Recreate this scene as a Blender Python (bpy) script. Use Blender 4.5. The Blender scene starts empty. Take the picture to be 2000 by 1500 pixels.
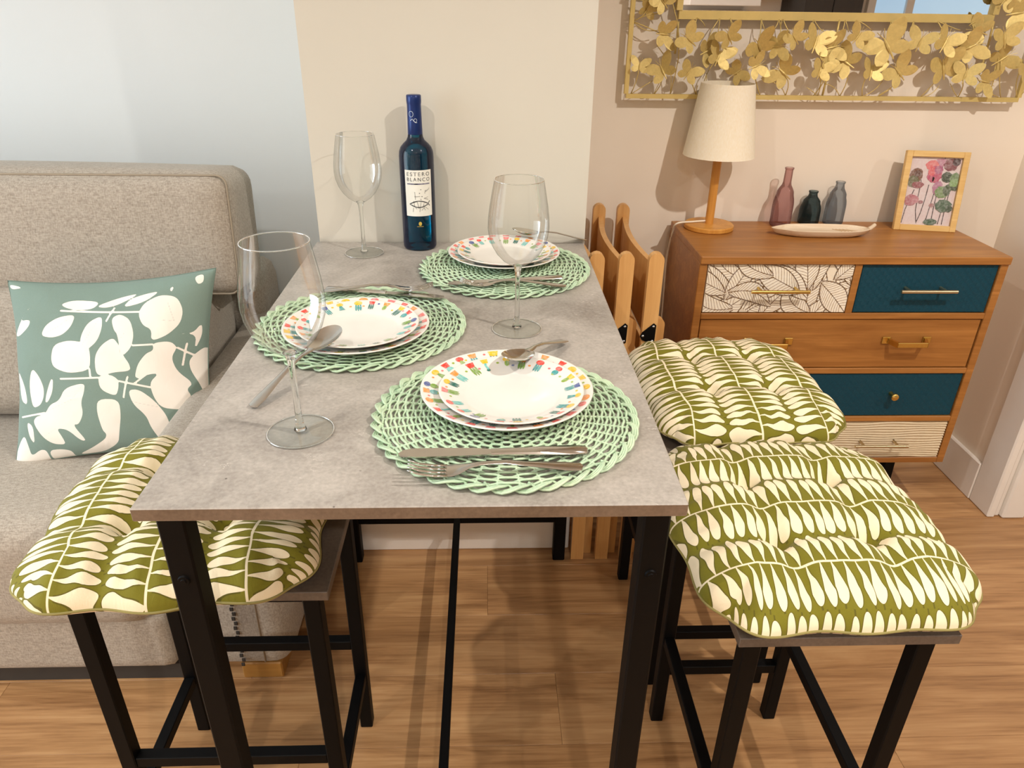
import bpy, bmesh, math, random
import numpy as np
from mathutils import Vector, Matrix

S = bpy.context.scene
COL = S.collection
PI = math.pi
rnd = random.Random(7)

# ------------------------------------------------------------------ camera
F_PX, YAW, PITCH, ROLL = 1433.08, 0.0389566, 0.4797109, -0.0144809
CAM = np.array([0.0800, -1.6271, 1.3626])
def cam_axes(a, b, c):
    f = np.array([math.sin(a)*math.cos(b), math.cos(a)*math.cos(b), -math.sin(b)])
    r = np.array([math.cos(a), -math.sin(a), 0.0]); d = np.cross(f, r)
    return math.cos(c)*r+math.sin(c)*d, -math.sin(c)*r+math.cos(c)*d, f
AX_R, AX_D, AX_F = cam_axes(YAW, PITCH, ROLL)
cd = bpy.data.cameras.new('camera'); cam = bpy.data.objects.new('camera', cd); COL.objects.link(cam)
cd.sensor_fit = 'HORIZONTAL'; cd.sensor_width = 36.0; cd.lens = F_PX/2000*36.0; cd.clip_start = 0.02
M = Matrix(((AX_R[0], -AX_D[0], -AX_F[0], CAM[0]), (AX_R[1], -AX_D[1], -AX_F[1], CAM[1]),
            (AX_R[2], -AX_D[2], -AX_F[2], CAM[2]), (0, 0, 0, 1)))
cam.matrix_world = M
S.camera = cam
def ray(px, py): return AX_R*(px-1000)+AX_D*(py-750)+AX_F*F_PX
def onz(px, py, z): d = ray(px, py); return CAM+d*(z-CAM[2])/d[2]
def ony(px, py, y): d = ray(px, py); return CAM+d*(y-CAM[1])/d[1]
def onx(px, py, x): d = ray(px, py); return CAM+d*(x-CAM[0])/d[0]

# ------------------------------------------------------------------ view, world, lights
S.view_settings.view_transform = 'Standard'; S.view_settings.look = 'None'
S.view_settings.gamma = 1.0; S.view_settings.use_curve_mapping = False
S.view_settings.exposure = -0.16
try: S.cycles.use_denoising = True
except Exception: pass
try: S.cycles.max_bounces = 10; S.cycles.transparent_max_bounces = 24; S.cycles.caustics_refractive = False; S.cycles.caustics_reflective = False
except Exception: pass
w = bpy.data.worlds.new('world'); S.world = w; w.use_nodes = True
w.node_tree.nodes['Background'].inputs[0].default_value = (0.80, 0.90, 1.0, 1)
w.node_tree.nodes['Background'].inputs[1].default_value = 1.0

WARM = (1.0, 0.935, 0.86)
def downlight_or_fill(x, y, power, radius=0.035, angle=150, z=2.47, color=WARM):
    l = bpy.data.lights.new('downlight_or_fill', 'SPOT'); l.energy = power; l.color = color
    l.shadow_soft_size = radius; l.spot_size = math.radians(angle); l.spot_blend = 0.6
    o = bpy.data.objects.new('downlight_or_fill', l); COL.objects.link(o); o.location = (x, y, z); return o
def area(name, loc, rot, sx, sy, power, color):
    l = bpy.data.lights.new(name, 'AREA'); l.shape = 'RECTANGLE'; l.size = sx; l.size_y = sy; l.energy = power; l.color = color
    o = bpy.data.objects.new(name, l); COL.objects.link(o); o.location = loc; o.rotation_euler = rot; return o
downlight_or_fill(1.25, -1.25, 112, 0.022)
downlight_or_fill(-2.3, -2.7, 95, 0.03)
downlight_or_fill(-0.75, -1.35, 46, 0.025)
downlight_or_fill(0.35, -2.9, 78)  # unseen fill spot, added to brighten the room and the right side wall
downlight_or_fill(3.0, -1.6, 60)  # another added fill spot, general brightness for the unseen right part
area('daylight_left', (-3.15, -1.3, 1.35), (0, math.radians(-90), 0), 2.0, 1.9, 70, (0.76, 0.90, 1.0))

# ------------------------------------------------------------------ node helpers
def lin(c):
    def f(v):
        v /= 255.0
        return v/12.92 if v <= 0.04045 else ((v+0.055)/1.055)**2.4
    return (f(c[0]), f(c[1]), f(c[2]), 1.0)
class X:
    """tiny expression wrapper around math nodes"""
    def __init__(s, nt, v): s.nt, s.v = nt, v
    def op(s, o, b=None, c=None):
        n = s.nt.nodes.new('ShaderNodeMath'); n.operation = o
        for i, q in enumerate((s, b, c)):
            if q is None: continue
            if isinstance(q, X): s.nt.links.new(q.v, n.inputs[i])
            else: n.inputs[i].default_value = q
        return X(s.nt, n.outputs[0])
    def __add__(s, b): return s.op('ADD', b)
    def __sub__(s, b): return s.op('SUBTRACT', b)
    def __mul__(s, b): return s.op('MULTIPLY', b)
    def __truediv__(s, b): return s.op('DIVIDE', b)
    def __lt__(s, b): return s.op('LESS_THAN', b)
    def __gt__(s, b): return s.op('GREATER_THAN', b)
    def abs(s): return s.op('ABSOLUTE')
    def max(s, b): return s.op('MAXIMUM', b)
    def min(s, b): return s.op('MINIMUM', b)
    def floor(s): return s.op('FLOOR')
    def frac(s): return s.op('FRACT')
    def sin(s): return s.op('SINE')
    def sqrt(s): return s.op('SQRT')
    def pow(s, b): return s.op('POWER', b)
    def smooth(s, a, b):
        n = s.nt.nodes.new('ShaderNodeMapRange'); n.interpolation_type = 'SMOOTHSTEP'
        s.nt.links.new(s.v, n.inputs[0]); n.inputs[1].default_value = a; n.inputs[2].default_value = b
        return X(s.nt, n.outputs[0])
def new_mat(name):
    m = bpy.data.materials.new(name); m.use_nodes = True; nt = m.node_tree
    b = nt.nodes['Principled BSDF']; return m, nt, b
def coord(nt, kind='Object', scale=(1, 1, 1), rot=(0, 0, 0)):
    t = nt.nodes.new('ShaderNodeTexCoord'); mp = nt.nodes.new('ShaderNodeMapping')
    mp.inputs['Scale'].default_value = scale; mp.inputs['Rotation'].default_value = rot
    nt.links.new(t.outputs[kind], mp.inputs[0]); return mp.outputs[0]
def noise(nt, vec, scale, detail=4, rough=0.55, dist=0.0):
    n = nt.nodes.new('ShaderNodeTexNoise'); n.inputs['Scale'].default_value = scale; n.inputs['Detail'].default_value = detail
    n.inputs['Roughness'].default_value = rough; n.inputs['Distortion'].default_value = dist
    if vec is not None: nt.links.new(vec, n.inputs['Vector'])
    return X(nt, n.outputs['Fac'])
def ramp(nt, fac, stops):
    r = nt.nodes.new('ShaderNodeValToRGB'); e = r.color_ramp.elements
    while len(e) < len(stops): e.new(0.5)
    for k, (p, c) in enumerate(stops): e[k].position = p; e[k].color = c
    nt.links.new(fac.v if isinstance(fac, X) else fac, r.inputs[0]); return r.outputs[0]
def mixc(nt, fac, a, b, mode='MIX'):
    n = nt.nodes.new('ShaderNodeMix'); n.data_type = 'RGBA'; n.blend_type = mode
    for q, i in ((fac, 0), (a, 6), (b, 7)):
        if isinstance(q, X): nt.links.new(q.v, n.inputs[i])
        elif isinstance(q, (tuple, float, int)): n.inputs[i].default_value = q
        else: nt.links.new(q, n.inputs[i])
    return n.outputs[2]
def bump(nt, b, h, strength=0.3, dist=0.002):
    n = nt.nodes.new('ShaderNodeBump'); n.inputs['Strength'].default_value = strength; n.inputs['Distance'].default_value = dist
    nt.links.new(h.v if isinstance(h, X) else h, n.inputs['Height']); nt.links.new(n.outputs[0], b.inputs['Normal'])
def plain(name, c, rough=0.5, metal=0.0, var=0.06, scale=30, bmp=0.0, coat=0.0, spec=0.5, sheen=0.0):
    m, nt, b = new_mat(name); c = lin(c)
    n = noise(nt, coord(nt), scale)
    lo = tuple(v*(1-var) for v in c[:3])+(1,); hi = tuple(min(1, v*(1+var)) for v in c[:3])+(1,)
    nt.links.new(ramp(nt, n, [(0.3, lo), (0.7, hi)]), b.inputs['Base Color'])
    b.inputs['Roughness'].default_value = rough; b.inputs['Metallic'].default_value = metal
    b.inputs['Coat Weight'].default_value = coat; b.inputs['Specular IOR Level'].default_value = spec
    b.inputs['Sheen Weight'].default_value = sheen
    if bmp: bump(nt, b, n, bmp, 0.002)
    return m
def wood(name, c1, c2, axis=0, rough=0.42, scale=1.0, rand=0.0, knots=False):
    m, nt, b = new_mat(name)
    sc = [(4.6 if knots else 9.0)*scale]*3; sc[axis] = (0.42 if knots else 0.9)*scale
    t = nt.nodes.new('ShaderNodeTexCoord'); vec = t.outputs['Object']
    if rand:
        oi = nt.nodes.new('ShaderNodeObjectInfo'); cv = nt.nodes.new('ShaderNodeCombineXYZ')
        r = X(nt, oi.outputs['Random'])
        nt.links.new((r*37.0).v, cv.inputs[0]); nt.links.new((r*91.0).v, cv.inputs[1]); nt.links.new((r*13.0).v, cv.inputs[2])
        ad = nt.nodes.new('ShaderNodeVectorMath'); ad.operation = 'ADD'; nt.links.new(vec, ad.inputs[0]); nt.links.new(cv.outputs[0], ad.inputs[1]); vec = ad.outputs[0]
    mp = nt.nodes.new('ShaderNodeMapping'); mp.inputs['Scale'].default_value = sc; nt.links.new(vec, mp.inputs[0])
    g1 = noise(nt, mp.outputs[0], 3.2, 6, 0.6, 1.4 if knots else 0.9)
    mp2 = nt.nodes.new('ShaderNodeMapping'); sc2 = [60.0*scale]*3; sc2[axis] = 2.0*scale; mp2.inputs['Scale'].default_value = sc2; nt.links.new(vec, mp2.inputs[0])
    g2 = noise(nt, mp2.outputs[0], 3.0, 3, 0.6)
    k = g1*0.68+g2*0.32
    col = ramp(nt, k, [(0.34 if knots else 0.30, lin(tuple(v*0.86 for v in c2) if knots else c2)), (0.5, lin(tuple((p+q)/2 for p, q in zip(c1, c2)))), (0.66, lin(c1))])
    if rand:
        col = mixc(nt, (r-0.5).abs()*rand*2.0, col, lin(tuple(v*0.72 for v in c2)))
    if knots:
        mpk = nt.nodes.new('ShaderNodeMapping'); sk = [3.4]*3; sk[axis] = 1.5; mpk.inputs['Scale'].default_value = sk; nt.links.new(vec, mpk.inputs[0])
        vo = nt.nodes.new('ShaderNodeTexVoronoi'); vo.inputs['Scale'].default_value = 1.0; nt.links.new(mpk.outputs[0], vo.inputs[0])
        kk = X(nt, vo.outputs['Distance']).smooth(0.20, 0.03)
        col = mixc(nt, kk*0.75*g1.smooth(0.35, 0.6), col, lin((88, 56, 30)))
    nt.links.new(col, b.inputs['Base Color']); b.inputs['Roughness'].default_value = rough
    bump(nt, b, g2, 0.12, 0.001)
    return m
def thin_glass(name, tint=(1, 1, 1, 1), refl=0.55, body=0.0, bodyc=(0, 0, 0, 1), edge=(0.75, 0.80, 0.80, 1), epow=3.0):
    m, nt, b = new_mat(name); nt.nodes.remove(b); out = nt.nodes['Material Output']
    tr = nt.nodes.new('ShaderNodeBsdfTransparent'); gl = nt.nodes.new('ShaderNodeBsdfGlossy'); gl.inputs['Roughness'].default_value = 0.02
    lw = nt.nodes.new('ShaderNodeLayerWeight'); lw.inputs[0].default_value = 0.5
    fac = X(nt, lw.outputs['Facing'])
    nt.links.new(mixc(nt, fac.pow(epow), tint, edge), tr.inputs[0])
    fr = nt.nodes.new('ShaderNodeFresnel'); fr.inputs[0].default_value = 1.5
    base = tr.outputs[0]
    if body > 0:
        df = nt.nodes.new('ShaderNodeBsdfDiffuse'); df.inputs[0].default_value = bodyc
        mx0 = nt.nodes.new('ShaderNodeMixShader'); mx0.inputs[0].default_value = body
        nt.links.new(base, mx0.inputs[1]); nt.links.new(df.outputs[0], mx0.inputs[2]); base = mx0.outputs[0]
    mx = nt.nodes.new('ShaderNodeMixShader'); nt.links.new((X(nt, fr.outputs[0])*refl).v, mx.inputs[0])
    nt.links.new(base, mx.inputs[1]); nt.links.new(gl.outputs[0], mx.inputs[2]); nt.links.new(mx.outputs[0], out.inputs[0])
    return m
def solid_glass(name, c=(1, 1, 1, 1)):
    m, nt, b = new_mat(name)
    b.inputs['Base Color'].default_value = c; b.inputs['Transmission Weight'].default_value = 1.0
    b.inputs['Roughness'].default_value = 0.01; b.inputs['IOR'].default_value = 1.45
    return m
def painted(name, rough=0.3, coat=0.0):
    """colour from the colour attribute 'ink' (flat print)"""
    m, nt, b = new_mat(name); a = nt.nodes.new('ShaderNodeAttribute'); a.attribute_name = 'ink'
    n = noise(nt, coord(nt), 180)
    nt.links.new(mixc(nt, n.smooth(0.35, 0.7)*0.22, a.outputs['Color'], (1, 1, 1, 1)), b.inputs['Base Color'])
    b.inputs['Roughness'].default_value = rough; b.inputs['Coat Weight'].default_value = coat
    return m
def fabric(name, c, c2, weave=900, rough=0.9, bmp=0.5):
    m, nt, b = new_mat(name)
    v = coord(nt)
    n1 = noise(nt, v, 5, 3); n2 = noise(nt, coord(nt, scale=(1, 1, 0.35)), weave*0.45, 2); n3 = noise(nt, coord(nt, scale=(0.3, 1, 1.2)), weave*0.35, 2)
    k = n2*0.5+n3*0.5
    col = ramp(nt, k, [(0.32, lin(c2)), (0.62, lin(c))])
    col = mixc(nt, n1*0.18, col, lin(tuple(v*0.93 for v in c)))
    nt.links.new(col, b.inputs['Base Color']); b.inputs['Roughness'].default_value = rough; b.inputs['Sheen Weight'].default_value = 0.15
    b.inputs['Specular IOR Level'].default_value = 0.2
    bump(nt, b, k, bmp, 0.0015); return m

# ------------------------------------------------------------------ materials
MT = {}
MT['wall_column'] = plain('wall_cream', (210, 204, 190), 0.85, var=0.015, scale=3)
MT['wall_white'] = plain('wall_white', (242, 230, 214), 0.85, var=0.015, scale=3)
MT['wall_blue'] = plain('wall_pale_blue', (228, 233, 234), 0.85, var=0.015, scale=3)
MT['white_paint'] = plain('white_trim_paint', (240, 234, 226), 0.45, var=0.01)
MT['ceiling'] = plain('ceiling_white', (240, 238, 234), 0.9, var=0.01)
MT['floor'] = wood('oak_plank', (212, 168, 118), (162, 114, 70), 0, 0.36, 1.0, rand=0.25, knots=True)
MT['floor_gap'] = plain('plank_joint', (118, 82, 50), 0.8)
MT['black_metal'] = plain('black_metal', (4, 4, 5), 0.55, 0.0, var=0.1, spec=0.16)
MT['steel'] = plain('stainless_steel', (205, 200, 192), 0.16, 1.0, var=0.03, scale=60)
MT['brass'] = plain('brass', (222, 190, 110), 0.25, 1.0, var=0.05)
MT['champagne'] = plain('champagne_metal', (216, 200, 165), 0.3, 1.0, var=0.04)
MT['gold'] = plain('gold_metal', (218, 194, 124), 0.5, 0.40, var=0.08, scale=14)
MT['porcelain'] = plain('white_porcelain', (234, 231, 224), 0.12, 0.0, var=0.01, coat=0.5)
MT['ink_plate'] = painted('plate_print', 0.18, 0.4)
MT['ink_paper'] = painted('paper_print', 0.75)
MT['walnut'] = wood('walnut_veneer', (186, 128, 66), (142, 90, 40), 0, 0.38, 0.9)
MT['beech'] = wood('beech_wood', (226, 178, 116), (202, 148, 86), 2, 0.4, 0.9)
MT['pine'] = wood('light_wood', (234, 200, 136), (214, 170, 100), 0, 0.45, 1.4)
MT['bamboo'] = wood('bamboo', (224, 166, 84), (196, 132, 54), 2, 0.38, 0.9)
MT['whitewash'] = wood('whitewashed_wood', (240, 224, 200), (216, 190, 158), 0, 0.6, 2.0)
MT['sofa'] = fabric('sofa_linen', (186, 177, 164), (140, 130, 117))
MT['sofa_pipe'] = plain('sofa_piping', (160, 148, 130), 0.9)
MT['gap_dark'] = plain('dark_fabric', (58, 52, 46), 0.9)
MT['lamp_shade'] = None
MT['glass'] = thin_glass('wine_glass_clear', (0.985, 0.99, 0.985, 1), 0.42, edge=(0.42, 0.46, 0.45, 1), epow=9.0)
MT['glass_foot'] = thin_glass('wine_glass_foot', (0.97, 0.98, 0.97, 1), 0.22, edge=(0.8, 0.84, 0.82, 1), epow=6.0)
MT['glass_solid'] = solid_glass('wine_glass_stem', (0.96, 0.98, 0.97, 1))
MT['cord'] = plain('white_cord', (238, 228, 208), 0.5)
MT['rivet'] = plain('rivet_steel', (190, 190, 190), 0.25, 1.0)

# concrete-look laminate
def concrete(name, light, dark, scratches=True):
    m, nt, b = new_mat(name); v = coord(nt)
    n1 = noise(nt, v, 7, 8, 0.68, 0.6); n2 = noise(nt, v, 190, 3, 0.6); n3 = noise(nt, coord(nt, scale=(1, 2.2, 1)), 2.2, 3)
    k = n1*0.55+n2*0.25+n3*0.2
    col = ramp(nt, k, [(0.36, lin(dark)), (0.62, lin(light))])
    if scratches:
        s1 = noise(nt, coord(nt, scale=(1.2, 3.4, 1), rot=(0, 0, 0.25)), 4.5, 4, 0.6, 2.2)
        th = (s1-0.5).abs().smooth(0.006, 0.001)*noise(nt, v, 9, 2).smooth(0.52, 0.68)
        col = mixc(nt, th*0.55, col, lin((226, 220, 210)))
        pit = X(nt, nt.nodes.new('ShaderNodeTexVoronoi').outputs['Distance'])
        vo = pit.v.node; vo.inputs['Scale'].default_value = 26; nt.links.new(v, vo.inputs['Vector'])
        col = mixc(nt, pit.smooth(0.05, 0.02)*noise(nt, v, 11, 1).smooth(0.55, 0.6)*0.8, col, lin((70, 62, 56)))
    nt.links.new(col, b.inputs['Base Color'])
    nt.links.new((n1*0.2+0.30).v, b.inputs['Roughness']); bump(nt, b, n2, 0.08, 0.001)
    return m
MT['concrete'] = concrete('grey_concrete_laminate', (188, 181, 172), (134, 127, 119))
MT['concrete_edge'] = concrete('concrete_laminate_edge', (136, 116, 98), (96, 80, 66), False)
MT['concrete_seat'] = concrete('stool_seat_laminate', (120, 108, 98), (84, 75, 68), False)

# rattan
def rattan():
    m, nt, b = new_mat('green_rattan'); n = noise(nt, coord(nt), 16, 3); n2 = noise(nt, coord(nt), 220, 2)
    col = ramp(nt, n*0.7+n2*0.3, [(0.3, lin((170, 200, 168))), (0.5, lin((192, 216, 184))), (0.7, lin((212, 230, 196)))])
    nt.links.new(col, b.inputs['Base Color']); b.inputs['Roughness'].default_value = 0.38; return m
MT['rattan'] = rattan()
# lamp shade: translucent linen
def shade_mat():
    m, nt, b = new_mat('linen_lamp_shade'); out = nt.nodes['Material Output']
    n = noise(nt, coord(nt, scale=(1, 1, 0.25)), 420, 2)
    nt.links.new(ramp(nt, n, [(0.3, lin((248, 236, 210))), (0.7, lin((254, 246, 228)))]), b.inputs['Base Color'])
    b.inputs['Roughness'].default_value = 0.9; b.inputs['Specular IOR Level'].default_value = 0.15
    t = nt.nodes.new('ShaderNodeBsdfTranslucent'); t.inputs[0].default_value = lin((250, 232, 190))
    mx = nt.nodes.new('ShaderNodeMixShader'); mx.inputs[0].default_value = 0.10
    nt.links.new(b.outputs[0], mx.inputs[1]); nt.links.new(t.outputs[0], mx.inputs[2]); nt.links.new(mx.outputs[0], out.inputs[0])
    return m
MT['lamp_shade'] = shade_mat()
# leaf-stripe cushion print (uv in metres: u across the bands, v along them)
def cushion_mat():
    m, nt, b = new_mat('olive_leaf_print_cotton')
    uvn = nt.nodes.new('ShaderNodeUVMap'); uvn.uv_map = 'uv'
    nz = nt.nodes.new('ShaderNodeTexNoise'); nz.inputs['Scale'].default_value = 22; nz.inputs['Detail'].default_value = 1
    nt.links.new(uvn.outputs[0], nz.inputs['Vector'])
    sp = nt.nodes.new('ShaderNodeSeparateXYZ'); nt.links.new(uvn.outputs[0], sp.inputs[0])
    wob = X(nt, nz.outputs['Fac'])-0.5
    u = X(nt, sp.outputs[0]); v = X(nt, sp.outputs[1])+wob*0.010
    t = u/0.128+wob*0.05
    a = ((t+0.5).frac()-0.5).abs()*2.0
    side = (t*2.0+0.001).floor()
    q = v/0.0168+side*0.37
    cell = q.floor()
    r1 = ((cell*12.9898+side*78.233).sin()*43758.5).frac()
    r2 = ((cell*39.346+side*11.135).sin()*24634.6).frac()
    bb = (q.frac()-0.5+(r1-0.5)*0.30*a).abs()
    g = (a/0.66).min(1.0).pow(1.15)
    e = r2*0.10+0.90
    cap = ((a-0.66).max(0.0)/(e-0.66)).min(1.0)
    wdt = (g*0.40+0.030)*((cap*cap*-1.0)+1.0).max(0.0).sqrt()
    wdt = wdt*(r1*0.34+0.80)
    leaf = bb < wdt
    outl = bb < (wdt+0.07)
    line = a < 0.028
    fn = noise(nt, coord(nt), 900, 2)
    ground = mixc(nt, fn, lin((114, 110, 24)), lin((130, 124, 36)))
    col = mixc(nt, outl*(a > 0.12)*0.6, ground, lin((78, 72, 26)))
    col = mixc(nt, leaf.max(line), col, mixc(nt, fn, lin((246, 230, 192)), lin((252, 240, 210))))
    nt.links.new(col, b.inputs['Base Color']); b.inputs['Roughness'].default_value = 0.8; b.inputs['Sheen Weight'].default_value = 0.1
    b.inputs['Specular IOR Level'].default_value = 0.25
    wr = noise(nt, uvn.outputs[0], 55, 3, 0.6, 1.0); bump(nt, b, wr, 0.25, 0.004)
    return m
MT['cushion'] = cushion_mat()
def pillow_mat():
    m, nt, b = new_mat('sage_leaf_print_cotton')
    a = nt.nodes.new('ShaderNodeAttribute'); a.attribute_name = 'leaf'
    d = X(nt, a.outputs['Fac'])
    fn = noise(nt, coord(nt), 1100, 2)
    ground = mixc(nt, fn, lin((116, 138, 128)), lin((136, 157, 148)))
    a2 = nt.nodes.new('ShaderNodeAttribute'); a2.attribute_name = 'vein'
    vein = X(nt, a2.outputs['Fac'])
    wht = mixc(nt, vein.smooth(0.0012, 0.0004)*0.4, lin((246, 240, 230)), lin((160, 160, 160)))
    col = mixc(nt, d < 0.0, ground, wht)
    nt.links.new(col, b.inputs['Base Color']); b.inputs['Roughness'].default_value = 0.85; b.inputs['Sheen Weight'].default_value = 0.15
    b.inputs['Specular IOR Level'].default_value = 0.2
    bump(nt, b, noise(nt, coord(nt), 14, 3, 0.5, 1.2), 0.3, 0.006); return m
MT['pillow'] = pillow_mat()
def teal_mat():
    m, nt, b = new_mat('teal_scale_relief')
    t = nt.nodes.new('ShaderNodeTexCoord'); sp = nt.nodes.new('ShaderNodeSeparateXYZ'); nt.links.new(t.outputs['Object'], sp.inputs[0])
    x = X(nt, sp.outputs[0]); z = X(nt, sp.outputs[2])
    rowq = z/0.010; row = rowq.floor()
    fx = (x/0.020+row*0.5).frac()-0.5; fz = rowq.frac()
    h = ((fx*fx*4.0)*-1.0+1.0-fz).frac()
    col = mixc(nt, h*0.35, lin((4, 56, 72)), lin((10, 76, 92)))
    nt.links.new(col, b.inputs['Base Color']); b.inputs['Roughness'].default_value = 0.5; b.inputs['Specular IOR Level'].default_value = 0.3
    bump(nt, b, h, 0.5, 0.003); return m
MT['teal'] = teal_mat()
def bottle_mat():
    m, nt, b = new_mat('cobalt_bottle_glass'); nt.nodes.remove(b); out = nt.nodes['Material Output']
    tr = nt.nodes.new('ShaderNodeBsdfTransparent'); tr.inputs[0].default_value = (0.03, 0.46, 0.60, 1)
    df = nt.nodes.new('ShaderNodeBsdfDiffuse'); df.inputs[0].default_value = (0.001, 0.012, 0.06, 1)
    gl = nt.nodes.new('ShaderNodeBsdfGlossy'); gl.inputs[1].default_value = 0.04
    lw = nt.nodes.new('ShaderNodeLayerWeight'); lw.inputs[0].default_value = 0.5
    m1 = nt.nodes.new('ShaderNodeMixShader'); nt.links.new((X(nt, lw.outputs['Facing']).pow(1.6)*0.80+0.16).v, m1.inputs[0])
    nt.links.new(tr.outputs[0], m1.inputs[1]); nt.links.new(df.outputs[0], m1.inputs[2])
    fr = nt.nodes.new('ShaderNodeFresnel'); fr.inputs[0].default_value = 1.5
    m2 = nt.nodes.new('ShaderNodeMixShader'); nt.links.new(fr.outputs[0], m2.inputs[0]); nt.links.new(m1.outputs[0], m2.inputs[1]); nt.links.new(gl.outputs[0], m2.inputs[2])
    nt.links.new(m2.outputs[0], out.inputs[0]); return m
MT['bottle'] = bottle_mat()
MT['capsule'] = plain('blue_foil_capsule', (14, 44, 104), 0.3, 0.3, var=0.1)
def mirror_mat():
    m, nt, b = new_mat('mirror_silver'); b.inputs['Metallic'].default_value = 1.0; b.inputs['Roughness'].default_value = 0.01
    n = noise(nt, coord(nt), 4); nt.links.new(ramp(nt, n, [(0, (0.93, 0.94, 0.94, 1)), (1, (0.95, 0.95, 0.95, 1))]), b.inputs['Base Color']); return m
MT['mirror'] = mirror_mat()
def pane_mat():
    m, nt, b = new_mat('daylit_window_pane'); n = noise(nt, coord(nt), 1.2)
    c = ramp(nt, n, [(0.3, (0.42, 0.62, 0.80, 1)), (0.7, (0.55, 0.74, 0.88, 1))])
    nt.links.new(c, b.inputs['Emission Color']); b.inputs['Emission Strength'].default_value = 0.9; b.inputs['Base Color'].default_value = (0.2, 0.25, 0.3, 1); return m
MT['pane'] = pane_mat()

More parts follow.
